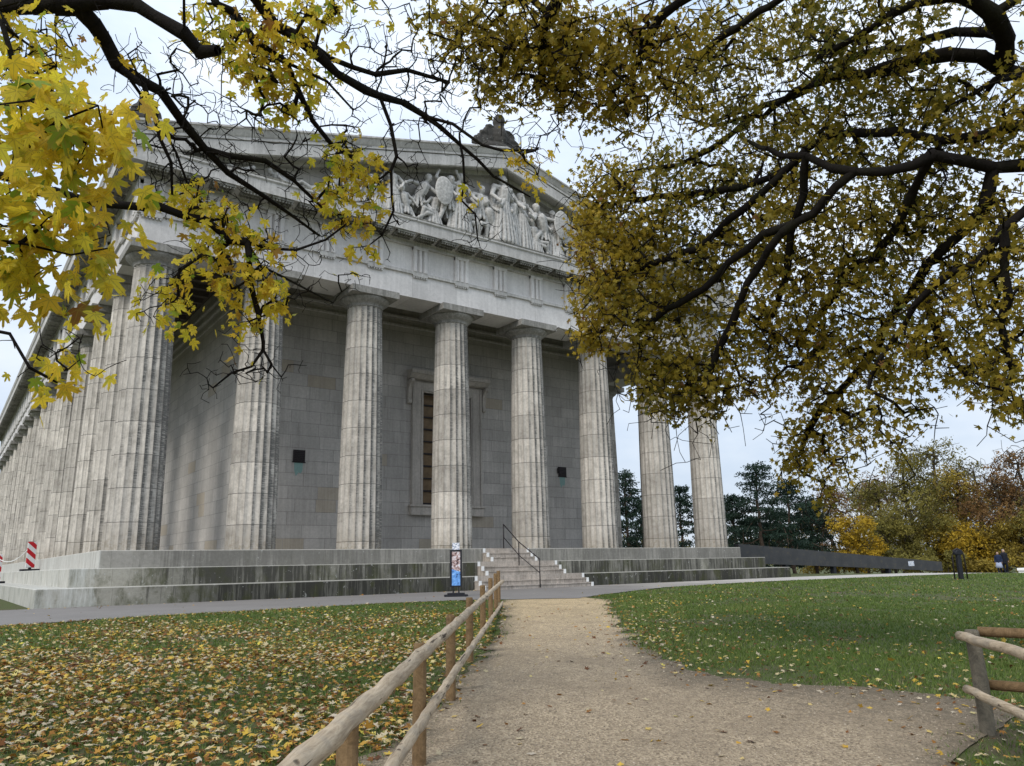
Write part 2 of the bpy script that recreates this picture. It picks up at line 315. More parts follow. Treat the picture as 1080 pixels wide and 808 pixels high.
sd = t.ramp(t.mth('ADD', t.mth('MULTIPLY', t.mth('SUBTRACT', X, 15.), .09), t.mth('SUBTRACT', n1, .5)), [(0, 0), (1, 1)])
c = t.mix(sd, t.mix(n1, (.165, .152, .14), (.27, .25, .232)), t.mix(n1, (.40, .37, .33), (.55, .51, .46))); c = t.mix(t.mth('MULTIPLY', t.ramp(n2, [(.35, 1), (.55, 0)]), .35), c, (.08, .08, .08))
tr_ = t.ramp(t.noise(t.mp(p, (.5, 3, 1)), 1.2, 5, .7), [(.6, 0), (.75, 1)]); c = t.mix(t.mth('MULTIPLY', tr_, .35), c, (.1, .085, .07)); t.bump(n2, .3, .01); M['road'] = t.fin(c, .8)

# ------------------------------------------------------------------ world and sun
w = bpy.data.worlds.new('World'); scn.world = w; w.use_nodes = True; nt = w.node_tree; nt.nodes.clear()
wo = nt.nodes.new('ShaderNodeOutputWorld'); bg = nt.nodes.new('ShaderNodeBackground'); sk = nt.nodes.new('ShaderNodeTexSky'); sk.sky_type = 'NISHITA'; sk.sun_disc = False
SUN_EL, SUN_AZ = R(42), R(248)            # azimuth clockwise from +Y
sk.sun_elevation = SUN_EL; sk.sun_rotation = SUN_AZ; sk.air_density = 1.0; sk.dust_density = 2.0
tcn = nt.nodes.new('ShaderNodeTexCoord'); mpn = nt.nodes.new('ShaderNodeMapping'); mpn.inputs['Scale'].default_value = (1, 1, 2.6); nt.links.new(tcn.outputs['Generated'], mpn.inputs[0])
nz = nt.nodes.new('ShaderNodeTexNoise'); nz.inputs['Scale'].default_value = 2.6; nz.inputs['Detail'].default_value = 6; nz.inputs['Roughness'].default_value = .55; nt.links.new(mpn.outputs[0], nz.inputs[0])
cr = nt.nodes.new('ShaderNodeValToRGB'); nt.links.new(nz.outputs[0], cr.inputs[0]); cr.color_ramp.elements[0].position = .3; cr.color_ramp.elements[0].color = (4.9, 6.1, 7.9, 1)
cr.color_ramp.elements[1].position = .7; cr.color_ramp.elements[1].color = (8.7, 9.2, 9.8, 1)
mx = nt.nodes.new('ShaderNodeMix'); mx.data_type = 'RGBA'; mx.inputs[0].default_value = .86; nt.links.new(sk.outputs[0], mx.inputs[6]); nt.links.new(cr.outputs[0], mx.inputs[7])
sx_ = nt.nodes.new('ShaderNodeSeparateXYZ'); nt.links.new(tcn.outputs['Generated'], sx_.inputs[0]); zr_ = nt.nodes.new('ShaderNodeMapRange'); nt.links.new(sx_.outputs[2], zr_.inputs[0])
zr_.inputs[1].default_value = 0; zr_.inputs[2].default_value = 1; zr_.inputs[3].default_value = .80; zr_.inputs[4].default_value = 1.35
vm_ = nt.nodes.new('ShaderNodeVectorMath'); vm_.operation = 'SCALE'; nt.links.new(mx.outputs[2], vm_.inputs[0]); nt.links.new(zr_.outputs[0], vm_.inputs['Scale']); nt.links.new(vm_.outputs[0], bg.inputs[0]); bg.inputs[1].default_value = .1; nt.links.new(bg.outputs[0], wo.inputs[0])
sl = bpy.data.lights.new('sun', 'SUN'); sl.energy = 1.5; sl.angle = R(20); sl.color = (1, .95, .88); so = bpy.data.objects.new('sun', sl); COL.objects.link(so)
sd_ = Vector((math.sin(SUN_AZ)*math.cos(SUN_EL), math.cos(SUN_AZ)*math.cos(SUN_EL), math.sin(SUN_EL))); so.rotation_euler = sd_.to_track_quat('Z', 'Y').to_euler()
scn.view_settings.view_transform = 'Standard'; scn.view_settings.look = 'None'; scn.view_settings.exposure = .42; scn.view_settings.gamma = 1
scn.render.engine = 'CYCLES'; scn.cycles.max_bounces = 6; scn.cycles.transparent_max_bounces = 4; scn.cycles.diffuse_bounces = 3; scn.cycles.use_denoising = True

# ------------------------------------------------------------------ ground
def axis(a, b, c0, c1, h): # dense between c0 and c1, coarse outside
    mid = list(np.arange(c0, c1+1e-6, h)); lo = []; x = c0; s = h
    while x > a: s *= 1.35; x -= s; lo.append(x)
    hi = []; x = mid[-1]; s = h
    while x < b: s *= 1.35; x += s; hi.append(x)
    return np.array(lo[::-1]+mid+hi)
xs = axis(-600, 900, -20, 60, .8); ys = axis(-500, 900, -36, 12, .8); GX, GY = np.meshgrid(xs, ys)
GZ = tz(GX, GY)
far_ = np.hypot(GX-10, GY); GZ = np.where(far_ > 140, np.maximum(GZ, -4.0), GZ)
V = np.stack([GX, GY, GZ], -1).reshape(-1, 3); nx = len(xs); ii = (np.arange(len(ys)-1)[:, None]*nx+np.arange(nx-1)[None]).ravel()
o = mesh_obj('ground', fast_mesh('ground', V, np.stack([ii, ii+1, ii+nx+1, ii+nx], -1), smooth=True), M['lawn']); tag(o, 'lawn ground reaching to the trees', kind='structure')
def resample(pts, n):
    p = np.array(pts, float); d = np.r_[0, np.cumsum(np.hypot(*np.diff(p, axis=0).T))]; t_ = np.linspace(0, d[-1], n); return np.stack([np.interp(t_, d, p[:, 0]), np.interp(t_, d, p[:, 1])], 1)
def strip(name, Lp, Rp, mat, lift, n, mcols, label, jit=.05):      # v runs 0..1 from left to right edge
    A = resample(Lp, n); B = resample(Rp, n)
    D = B-A; D /= np.hypot(*D.T)[:, None]; w1 = np.convolve(rng.normal(0, 1, n+8), np.ones(3)/3, 'same')[4:-4]; w2 = np.convolve(rng.normal(0, 1, n+8), np.ones(3)/3, 'same')[4:-4]
    A += D*(w1*jit*2)[:, None]; B += D*(w2*jit*2)[:, None]
    tt = np.linspace(0, 1, mcols)[None, :, None]; P = A[:, None]*(1-tt)+B[:, None]*tt
    Z = tz(P[..., 0], P[..., 1])+lift; V = np.concatenate([P, Z[..., None]], -1).reshape(-1, 3)
    ii = (np.arange(n-1)[:, None]*mcols+np.arange(mcols-1)[None]).ravel(); F = np.stack([ii, ii+1, ii+mcols+1, ii+mcols], -1)
    o = mesh_obj(name, fast_mesh(name, V, F, {'v': np.tile(np.linspace(0, 1, mcols), n)}, smooth=True), mat); tag(o, label, kind='structure'); return A, B
rows = [(633, 530, 645), (640, 530, 642), (650, 530, 647), (660, 527, 655), (675, 520, 668), (698, 503, 702), (712, 490, 745), (722, 479, 830), (733, 463, 985), (745, 450, 1075), (765, 432, 1062), (785, 410, 1030), (808, 385, 1000)]
Lp = [ghit(a, y)[:2] for y, a, b in rows]; Rp = [ghit(b, y)[:2] for y, a, b in rows]
Lp = [(8.2, -8.6)]+Lp+[(-4.2, -26.5), (-8.5, -33.), (-12, -40)]; Rp = [(10.6, -8.6)]+Rp+[(-.3, -28.6), (-1.6, -32), (-3, -40)]
PL, PR = strip('gravel_path', Lp, Rp, M['gravel'], .012, 260, 40, 'tan gravel path leading to the temple stairs', .10)
near_edge = [(-60, -14.5), (-30, -12.6), (-12, -11.0), (-4.1, -10.2), (-1.2, -9.6), (1.7, -9.4), (4.6, -9.2), (7.4, -9.6), (8.6, -10.3), (10.2, -10.9), (12.5, -9.9), (17.2, -7.8), (24.4, -6.7), (30.8, -7.3), (38.6, -8.2), (42, -9.1), (60, -13), (90, -20)]
far_edge = [(-60, -8), (-30, -5.2), (-12, -3.6), (-6, -3.2), (-2.8, -2.98), (29, -2.98), (32.4, -2.98), (38, -4.0), (48, -5.5), (60, -8.5), (90, -14)]
def road_edge(x): return np.interp(x, [p[0] for p in near_edge], [p[1] for p in near_edge])
xsr = np.unique(np.r_[np.arange(-60, -14, 2.), np.arange(-14, 44, .25), np.arange(44, 90, 2.)])
A = np.stack([xsr, road_edge(xsr)+rng.normal(0, .035, len(xsr))], 1); B = np.stack([xsr, np.interp(xsr, [p[0] for p in far_edge], [p[1] for p in far_edge])], 1)
mc = 10; tt = np.linspace(0, 1, mc)[None, :, None]; P = A[:, None]*(1-tt)+B[:, None]*tt; V = np.concatenate([P, (tz(P[..., 0], P[..., 1])+.024)[..., None]], -1).reshape(-1, 3)
ii = (np.arange(len(xsr)-1)[:, None]*mc+np.arange(mc-1)[None]).ravel()
o = mesh_obj('road', fast_mesh('road', V, np.stack([ii, ii+mc, ii+mc+1, ii+1], -1), smooth=True), M['road']); tag(o, 'grey asphalt road passing in front of the temple steps', kind='structure')

PX0, PY0, PH = -14., -42., .06; gx = np.arange(PX0, 22, PH); gy = np.arange(PY0, -7, PH); QX, QY = np.meshgrid(gx, gy); PM = np.zeros(QX.shape, bool)
poly = np.vstack([PL[::2], PR[::-2]])
for (x0, y0), (x1, y1) in zip(poly, np.roll(poly, -1, 0)):
    if y0 == y1: continue
    r0 = np.searchsorted(gy, min(y0, y1)); r1 = np.searchsorted(gy, max(y0, y1)); 
    if r1 > r0: PM[r0:r1] ^= QX[r0:r1] < (x0+(x1-x0)*(QY[r0:r1]-y0)/(y1-y0))
def in_path(x, y, jit=.13):          # +1 inside the gravel path, -1 outside, ragged at the edge
    i = ((y+rng.normal(0, jit, y.shape)-PY0)/PH).astype(int); j = ((x+rng.normal(0, jit, x.shape)-PX0)/PH).astype(int)
    ok = (i >= 0) & (j >= 0) & (i < PM.shape[0]) & (j < PM.shape[1]); r = np.zeros(x.shape, bool); r[ok] = PM[i[ok], j[ok]]; return np.where(r, 1., -1.)

# ------------------------------------------------------------------ temple
H = 1.654; HS = .5514; CC = 3.98; S = 4.3; XR = 2*CC+5*S; E = 1.0864; TR = .8956; YB = 16*S-.64; XM = XR/2
colx = [0, CC]+[CC+S*k for k in range(1, 6)]+[XR]
coly = [0]+[S*k-.32 for k in range(1, 16)]+[YB]
T = empty('temple', (0, 0, 0)); tag(T, 'large pale stone Doric temple with fluted columns and a sculpted gable', 'temple')
for k in range(3):
    e = E+TR*k; mb = MB(); z1 = H-HS*k; inn = e-2.2 if k else None
    y1 = YB+e
    if k == 0: mb.box(-e, XR+e, -e, y1, z1-HS-.02, z1)
    else:
        mb.box(-e, XR+e, -e, -e+2.2, z1-HS-(.1 if k == 2 else .02), z1-.0015)
        mb.box(-e, -e+2.2, -e+2.2, y1, z1-HS-(.1 if k == 2 else .02), z1-.0015); mb.box(XR+e-2.2, XR+e, -e+2.2, y1, z1-HS-(.1 if k == 2 else .02), z1-.0015)
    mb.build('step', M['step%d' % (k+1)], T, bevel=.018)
# column
def column_meshes():
    n = 20; sub = 5; rings = []; hN = 9.99
    zs = [0, .6, 1.5, 3, 4.5, 6, 7.5, 9, 9.75, hN]; V = []; F = []
    for z in zs:
        u = z/hN; r = .889+(.724-.889)*u+.022*math.sin(math.pi*u)
        for k in range(n*sub):
            a = 2*math.pi*k/(n*sub); ph = (k % sub)/sub; dep = .062*math.sin(math.pi*ph)*(r/.889)
            V.append(((r-dep)*math.cos(a), (r-dep)*math.sin(a), z))
    N = n*sub
    for i in range(len(zs)-1):
        for k in range(N): F.append((i*N+k, i*N+(k+1) % N, (i+1)*N+(k+1) % N, (i+1)*N+k))
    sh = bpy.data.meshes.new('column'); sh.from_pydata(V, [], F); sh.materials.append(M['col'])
    c = MB(); c.lathe([(.70, 9.93), (.745, 9.96), (.745, 10.0), (.725, 10.0), (.77, 10.03), (.77, 10.06), (.82, 10.09), (.92, 10.16), (1.0, 10.25), (1.03, 10.31), (1.01, 10.33)], n=40)
    cm = c.mesh('capital', smooth=True); cm.materials.append(M['capital'])
    a = MB(); a.box(-1.075, 1.075, -1.075, 1.075, 10.33, 10.632); am = a.mesh('abacus', bevel=.012); am.materials.append(M['capital'])
    return sh, cm, am
shm, cam_, abm = column_meshes()
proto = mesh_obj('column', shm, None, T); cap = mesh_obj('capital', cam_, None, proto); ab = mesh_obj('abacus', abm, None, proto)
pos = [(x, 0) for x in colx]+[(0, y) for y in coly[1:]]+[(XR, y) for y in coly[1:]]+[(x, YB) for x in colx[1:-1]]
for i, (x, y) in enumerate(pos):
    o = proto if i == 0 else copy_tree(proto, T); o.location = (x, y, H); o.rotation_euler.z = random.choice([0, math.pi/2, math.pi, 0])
# entablature
zA, zT, zF, zG0, zG1 = 12.285, 13.46, 14.78, 14.98, 15.50
def ring_prism(prof, name, ms, outer_only=True):       # profile of (offset from axis line, z), run round all four sides with mitred corners
    mb = MB(); P4 = []
    for off, z in prof: P4.append([(-off, -off, z), (XR+off, -off, z), (XR+off, YB+off, z), (-off, YB+off, z)])
    n = len(prof)
    for a, b in ((0, 1), (1, 2), (2, 3), (3, 0)):
        for i in range(n):
            j = (i+1) % n; mb.add([P4[i][a], P4[i][b], P4[j][b], P4[j][a]], [(0, 1, 2, 3)])
    return mb.build(name, ms, T)
ring_prism([(.85, zA), (.85, zT-.13), (-.80, zT-.13), (-.80, zA)], 'architrave', M['ent'])
ring_prism([(.94, zT-.13), (.94, zT), (-.6, zT), (-.6, zT-.13)], 'taenia', M['cornice'])
ring_prism([(.82, zT), (.82, zF), (-.6, zF), (-.6, zT)], 'frieze', M['ent'])
ring_prism([(.97, zF-.16), (.97, zF), (1.02, zF+.08), (1.62, zG0), (1.62, zG0-.06), (1.70, zG0-.06), (1.70, zG1-.12), (1.76, zG1-.06), (1.76, zG1), (.4, zG1), (.4, zF-.16)], 'cornice', M['cornice'])
mb = MB()  # roof side gutters (sima) on flanks
for sx, x0 in ((-1, -1.62), (1, XR+1.62)):
    prof = [(0, zG1), (.02, zG1+.25), (-.09, zG1+.5), (-.09, zG1+.56), (.25, zG1+.56), (.25, zG1)]
    mb.prism([(x0+(-sx)*a if sx == -1 else x0-a, z) for a, z in prof], -1.2, YB+1.2, 1)
mb.build('gutter', M['cornice'], T)
def triglyph(mb, ax, c, side):       # ax 'x' front/back, 'y' flanks
    w_ = .36; 
    pts = [(-w_, 0), (-w_, .10), (-w_+.04, .15), (-.18, .15), (-.12, .02), (-.06, .15), (.06, .15), (.12, .02), (.18, .15), (w_-.04, .15), (w_, .10), (w_, 0)]
    if ax == 'x':
        y0 = -.82 if side < 0 else YB+.82; mb.prism([(c+a, y0+side*b) for a, b in pts], zT, zF-.16, 2)
        mb.box(c-w_, c+w_, *sorted((y0, y0+side*.17)), zF-.30, zF-.163)
    else:
        x0 = -.82 if side < 0 else XR+.82; mb.prism([(x0+side*b, c+a) for a, b in pts], zT, zF-.16, 2)
        mb.box(*sorted((x0, x0+side*.12)), c-w_, c+w_, zF-.30, zF-.163)
def regula(mb, ax, c, side):
    w_ = .36
    if ax == 'x':
        y0 = -.85 if side < 0 else YB+.85; mb.box(c-w_, c+w_, *sorted((y0, y0+side*.10)), zT-.21, zT-.133)
        for k in range(6): a = c-w_+.06+k*(2*w_-.12)/5; mb.box(a-.032, a+.032, *sorted((y0+side*.012, y0+side*.088)), zT-.28, zT-.21)
    else:
        x0 = -.85 if side < 0 else XR+.85; mb.box(*sorted((x0, x0+side*.10)), c-w_, c+w_, zT-.21, zT-.133)
        for k in range(6): a = c-w_+.06+k*(2*w_-.12)/5; mb.box(*sorted((x0+side*.012, x0+side*.088)), a-.032, a+.032, zT-.28, zT-.21)
def trig_positions(cs, lo, hi):
    p = [lo]+[c for c in cs[1:-1]]+[hi]; r = []
    for a, b in zip(p[:-1], p[1:]): r += [a, (a+b)/2]
    return r+[hi]
tx = trig_positions(colx, -.46, XR+.46); ty = trig_positions(coly, -.46, YB+.46)
for c in tx:
    mb = MB(); triglyph(mb, 'x', c, -1); mb.build('triglyph', M['ent'], T); mb = MB(); regula(mb, 'x', c, -1); mb.build('regula', M['cornice'], T)
for c in ty:
    mb = MB(); triglyph(mb, 'y', c, -1); mb.build('triglyph', M['ent_side'], T); mb = MB(); regula(mb, 'y', c, -1); mb.build('regula', M['cornice'], T)
# mutules with guttae under the cornice
for c in [a for a in tx]+[(a+b)/2 for a, b in zip(tx[:-1], tx[1:])]:
    mb = MB(); mb.box(c-.42, c+.42, -1.66, -1.03, zG0-.16, zG0-.03)
    for i in range(7):
        for yy in (-1.60, -1.38, -1.16): a = c-.36+i*.12; mb.box(a-.036, a+.036, yy-.036, yy+.036, zG0-.235, zG0-.159)
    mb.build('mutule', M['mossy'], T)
for c in ty+[(a+b)/2 for a, b in zip(ty[:-1], ty[1:])]:
    mb = MB(); mb.box(-1.66, -1.03, c-.42, c+.42, zG0-.16, zG0-.03)
    for i in range(7): a = c-.36+i*.12; mb.box(-1.63, -1.10, a-.036, a+.036, zG0-.235, zG0-.159)
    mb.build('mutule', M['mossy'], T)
# pediment
SL = .256; AP = 20.58
def zr(x): return AP-SL*abs(x-XM)
mb = MB(); mb.prism([(-.9, zG1), (XR+.9, zG1), (XR+.9, zr(XR+.9)-1.0), (XM, AP-1.0), (-.9, zr(-.9)-1.0)], -.55, .2, 1); mb.build('tympanum', M['wallx'], T)
mb = MB(); mb.prism([(-.9, zG1), (XR+.9, zG1), (XR+.9, zr(XR+.9)-1.0), (XM, AP-1.0), (-.9, zr(-.9)-1.0)], YB-.2, YB+.55, 1); mb.build('rear_tympanum', M['wallx'], T)
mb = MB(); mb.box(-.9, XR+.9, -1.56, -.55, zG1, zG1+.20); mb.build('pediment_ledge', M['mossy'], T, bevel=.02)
def rake(name, prof, mat, y0s=-1):           # prof: (y, dz below ridge line) swept along both slopes
    mb = MB(); n = len(prof); xs_ = [-1.76, XM, XR+1.76]; V = []
    for x in xs_:
        for y, dz in prof: V.append((x, y if y0s < 0 else YB-y, zr(x)-dz))
    F = []
    for s_ in range(2):
        for i in range(n): j = (i+1) % n; F.append((s_*n+i, s_*n+j, (s_+1)*n+j, (s_+1)*n+i))
    F += [tuple(range(n)), tuple(range(2*n, 3*n))]; mb.add(V, F); return mb.build(name, mat, T)
for s_ in (-1, 1):
    rake('raking_cornice', [(-1.50, .52), (-1.56, .56), (-1.56, 1.06), (-1.50, 1.10), (-1.46, 1.02), (-.85, .95), (-.80, 1.12), (-.4, 1.12), (-.4, .52)], M['cornice'], s_)
    rake('raking_gutter', [(-1.72, 0), (-1.76, .03), (-1.76, .10), (-1.70, .13), (-1.66, .22), (-1.60, .34), (-1.55, .40), (-1.60, .42), (-1.60, .517), (-.4, .517), (-.4, 0)], M['cornice'], s_)
mb = MB()
mb.prism([(-1.45, zr(-1.45)-.3), (XM, AP-.3), (XR+1.45, zr(XR+1.45)-.3), (XR+1.45, zr(XR+1.45)-.5), (XM, AP-.5), (-1.45, zr(-1.45)-.5)], -.4, YB+.4, 1); mb.build('roof', M['roof'], T)
# cella
CX0, CX1, CY0, CY1 = 4.35, XR-4.35, 3.98, YB-5.5
mb = MB(); wx0, wx1, wz0, wz1 = 13.35, 16.15, 3.86, 9.35
for a in ((CX0+.65, wx0, H, 14.6), (wx1, CX1-.65, H, 14.6), (wx0, wx1, H, wz0), (wx0, wx1, wz1, 14.6)): mb.box(a[0], a[1], CY0, CY0+1.0, a[2], a[3])
mb.build('front_wall', M['wallx'], T)
mb = MB(); mb.box(CX0, CX0+.65, CY0-.07, CY0+.9, H, 14.3); mb.box(CX0-.10, CX0+.8, CY0-.17, CY0+1., H, H+.22); mb.build('anta', M['wally'], T, bevel=.01)
mb = MB(); mb.box(CX1-.65, CX1, CY0-.07, CY0+.9, H, 14.3); mb.box(CX1-.8, CX1+.1, CY0-.17, CY0+1., H, H+.22); mb.build('anta', M['wally'], T, bevel=.01)
mb = MB(); mb.box(CX0+.03, CX0+.9, CY0+.9, CY1, H, 14.3); mb.box(CX1-.9, CX1-.03, CY0+.9, CY1, H, 14.3); mb.box(CX0+.9, CX1-.9, CY1-.9, CY1, H, 14.3); mb.build('flank_wall', M['wally'], T)
mb = MB()
for (a, b) in ((12.56, 12.66), (13.0, 13.1), (13.5, 13.6)):
    d = .06 if a < 13 else .12
    mb.box(CX0-d, CX1+d, CY0-.07-d, CY0-.02, a, b); mb.box(CX0-d, CX0+.01, CY0, CY1, a, b); mb.box(CX1-.01, CX1+d, CY0, CY1, a, b)
mb.build('wall_band', M['cornice'], T)
mb = MB(); mb.box(-.6, XR+.6, -.6, YB+.6, 14.35, 14.5)
for x in np.arange(.9, XR, 1.07): mb.box(x, x+.22, .8, CY0-.2, 14.1, 14.352)
for y in np.arange(1.6, YB-1, 1.07): mb.box(.8, CX0-.2, y, y+.22, 14.1, 14.352); mb.box(CX1+.2, XR-.8, y, y+.22, 14.1, 14.352)
for y in (1.3, 2.6): mb.box(.8, XR-.8, y, y+.22, 14.08, 14.352)
mb.build('ceiling', M['ceil'], T)
# window
W = empty('window', (0, 0, 0)); W.parent = T
Y0 = CY0
mb = MB(); mb.box(wx0-.62, wx0, Y0-.14, Y0+.3, wz0-.02, wz1+.55); mb.box(wx1, wx1+.62, Y0-.14, Y0+.3, wz0-.02, wz1+.55); mb.box(wx0, wx1, Y0-.14, Y0+.3, wz1, wz1+.55)
for a, b, d in ((.62, .52, .20), (.14, .06, .18)):
    mb.box(wx0-a, wx0-b, Y0-d, Y0-.14, wz0-.02, wz1+b-.001); mb.box(wx1+b, wx1+a, Y0-d, Y0-.14, wz0-.02, wz1+b-.001); mb.box(wx0-a, wx1+a, Y0-d, Y0-.14, wz1+b, wz1+min(a, .5))
mb.build('frame', M['trim'], W, bevel=.01)
mb = MB(); mb.box(wx0-.68, wx1+.68, Y0-.22, Y0+.1, wz0-.52, wz0-.03); mb.box(wx0-.74, wx1+.74, Y0-.28, Y0+.05, wz0-.12, wz0-.025); mb.build('sill', M['trim'], W, bevel=.01)
mb = MB(); mb.prism([(Y0-.10, wz1+.56), (Y0-.35, wz1+.62), (Y0-.55, wz1+.80), (Y0-.62, wz1+.82), (Y0-.62, wz1+1.0), (Y0+.02, wz1+1.05)], wx0-.9, wx1+.9, 0); mb.build('lintel', M['trim'], W)
for x in (wx0-.78, wx1+.78):
    mb = MB(); mb.prism([(Y0, wz1+.5), (Y0-.48, wz1+.56), (Y0-.50, wz1+.42), (Y0-.34, wz1+.30), (Y0-.22, wz1+.10), (Y0-.16, wz1-.35), (Y0-.22, wz1-.50), (Y0-.20, wz1-.62), (Y0-.08, wz1-.66), (Y0, wz1-.6)], x-.10, x+.10, 0); mb.build('bracket', M['trim'], W, bevel=.01)
mb = MB(); mb.box(wx0, wx1, Y0+.42, Y0+.46, wz0, wz1); mb.build('pane', M['glass'], W)
mb = MB()
for z in np.arange(wz0+.05, wz1, .61): mb.box(wx0, wx1, Y0+.34, Y0+.415, z, z+.07)
for x in (wx0+.02, wx0+.9, wx0+1.82, wx1-.09): mb.box(x, x+.07, Y0+.35, Y0+.41, wz0, wz1)
mb.build('grille', M['iron'], W)
for cx_, cz_, fl in ((7.17, 5.80, 0), (22.2, 5.9, 1)):
    v = empty('vent', (cx_, CY0, cz_)); v.parent = T
    mb = MB(); mb.box(-.27, .27, -.05, .02, -.26, .26); mb.box(-.31, .31, -.03, .02, -.30, -.262)
    for k in range(6): mb.box(-.24, .24, -.075, -.05, -.22+k*.08, -.19+k*.08)
    if fl: mb.box(-.42, -.27, -.16, -.10, .05, .14); mb.box(-.34, -.27, -.2, -.02, -.1, .2)
    mb.build('grate', M['iron'], v)
    mb = MB(); mb.add([(-.2, -.006, -.30), (.2, -.006, -.30), (.19, -.006, -.62), (.12, -.006, -.78), (.02, -.006, -.72), (-.1, -.006, -.9), (-.18, -.006, -.66)], [tuple(range(7))]); mb.build('verdigris_stain', M['verd'], v)
# pediment figures
def figure(h, pose, flip=1, drape=False, seed=0):
    rnd = random.Random(seed); mb = MB(); s = h/1.8
    def P(x, y, z): return Vector((x*s*flip, y*s, z*s))
    def limb(a, b, r0, r1):
        a = P(*a); b = P(*b); mb.tube([a, (a+b)/2, b], [r0*s, (r0*.45+r1*.55)*s*1.05, r1*s], 8); mb.ell(a, (r0*s,)*3, 8, 6); mb.ell(b, (r1*s,)*3, 8, 6)
    D = dict(
     stand=dict(pel=(0, 0, .95), ch=(.03, 0, 1.36), hd=(.05, -.03, 1.66), hL=(-.12, 0, .92), kL=(-.16, -.1, .5), fL=(-.2, -.02, .05), hR=(.12, 0, .92), kR=(.18, -.12, .5), fR=(.2, -.02, .05), sL=(-.2, 0, 1.45), eL=(-.36, -.1, 1.2), wL=(-.25, -.25, 1.0), sR=(.23, 0, 1.45), eR=(.42, -.05, 1.22), wR=(.5, -.25, 1.02)),
     lunge=dict(pel=(0, 0, .82), ch=(.16, -.05, 1.2), hd=(.34, -.08, 1.5), hL=(-.12, 0, .8), kL=(-.42, -.05, .5), fL=(-.72, 0, .05), hR=(.12, 0, .8), kR=(.38, -.15, .52), fR=(.36, -.05, .05), sL=(-.06, 0, 1.3), eL=(-.34, -.1, 1.28), wL=(-.55, -.2, 1.1), sR=(.34, -.05, 1.28), eR=(.52, -.2, 1.08), wR=(.72, -.25, 1.16)),
     strike=dict(pel=(0, 0, .9), ch=(.05, 0, 1.3), hd=(-.05, -.08, 1.56), hL=(-.12, 0, .88), kL=(-.35, -.12, .6), fL=(-.42, 0, .08), hR=(.12, 0, .88), kR=(.25, -.1, .48), fR=(.42, 0, .05), sL=(-.16, 0, 1.42), eL=(-.38, -.05, 1.62), wL=(-.2, -.1, 1.86), sR=(.24, 0, 1.38), eR=(.46, -.1, 1.5), wR=(.34, -.1, 1.78)),
     kneel=dict(pel=(0, 0, .52), ch=(-.14, -.06, .92), hd=(-.26, -.12, 1.2), hL=(-.12, 0, .5), kL=(-.42, -.15, .48), fL=(-.46, 0, .05), hR=(.12, 0, .5), kR=(.3, -.1, .1), fR=(.66, 0, .06), sL=(-.32, 0, 1.0), eL=(-.54, -.1, .82), wL=(-.7, -.1, .6), sR=(.04, 0, 1.04), eR=(.3, -.05, .86), wR=(.46, -.1, .6)),
     sit=dict(pel=(0, 0, .5), ch=(.08, 0, .95), hd=(.16, -.06, 1.24), hL=(-.05, -.08, .48), kL=(-.46, -.2, .52), fL=(-.52, -.1, .05), hR=(.08, -.08, .45), kR=(-.34, -.2, .36), fR=(-.74, -.1, .06), sL=(-.08, 0, 1.06), eL=(-.26, -.1, .82), wL=(-.46, -.2, .7), sR=(.28, 0, 1.02), eR=(.44, -.05, .74), wR=(.48, -.1, .45)),
     lie=dict(pel=(0, 0, .2), ch=(.45, 0, .38), hd=(.74, -.05, .56), hL=(-.1, -.05, .2), kL=(-.48, -.1, .36), fL=(-.9, 0, .1), hR=(-.1, .05, .16), kR=(-.55, -.05, .14), fR=(-1.0, 0, .08), sL=(.48, -.12, .46), eL=(.3, -.25, .22), wL=(.08, -.25, .12), sR=(.6, .08, .4), eR=(.74, 0, .15), wR=(.95, -.05, .08)))[pose]
    J = {k: tuple(c+rnd.uniform(-.025, .025) for c in v) for k, v in D.items()}
    limb(J['pel'], J['ch'], .155, .18); limb(J['sL'], J['sR'], .085, .085); limb(J['ch'], J['hd'], .075, .065)
    mb.ell(P(*J['hd']), (.10*s, .115*s, .135*s), 10, 8); hx = J['hd']; mb.ell(P(hx[0], hx[1]+.03, hx[2]+.06), (.125*s, .125*s, .11*s), 10, 7); mb.ell(P(hx[0]+.03, hx[1]-.115, hx[2]), (.02*s, .03*s, .03*s), 6, 4)
    for q in 'LR':
        limb(J['h'+q], J['k'+q], .105, .07); limb(J['k'+q], J['f'+q], .075, .045); f = J['f'+q]; limb(f, (f[0]+.04, f[1]-.16, f[2]-.01), .05, .035)
        limb(J['s'+q], J['e'+q], .07, .052); limb(J['e'+q], J['w'+q], .052, .036); mb.ell(P(*J['w'+q]), (.05*s, .05*s, .06*s), 8, 5)
    if drape:
        c = J['pel']; base = .04 if pose in ('stand', 'strike', 'lunge') else .05
        for k in range(11):
            a = math.pi*(k/10)*1.1+math.pi*.95; rr = .2+.04*(k % 2)
            top = (c[0]+.15*math.cos(a), .13*math.sin(a), c[2]+.12); bot = (c[0]+(.32+.05*(k % 2))*math.cos(a), .24*math.sin(a), base)
            limb(top, bot, .045, .06)
        limb((J['sR'][0], -.05, J['sR'][2]), (J['pel'][0]-.15, -.14, J['pel'][2]), .05, .06)
        limb((J['sL'][0]+.05, .1, J['sL'][2]), (J['pel'][0]-.3, .12, J['pel'][2]-.5), .09, .14)
    else:
        c = J['pel']
        for k in range(9):
            a = 2*math.pi*k/9; limb((c[0]+.13*math.cos(a), .1*math.sin(a), c[2]+.02), (c[0]+.21*math.cos(a), .17*math.sin(a), c[2]-.3), .04, .045)
        for k in range(4): limb((J['ch'][0]-.1+.06*k, .12, J['ch'][2]+.08), (J['ch'][0]-.34+.14*k, .2, J['ch'][2]-.75), .05, .07)
    return mb, s, flip, J
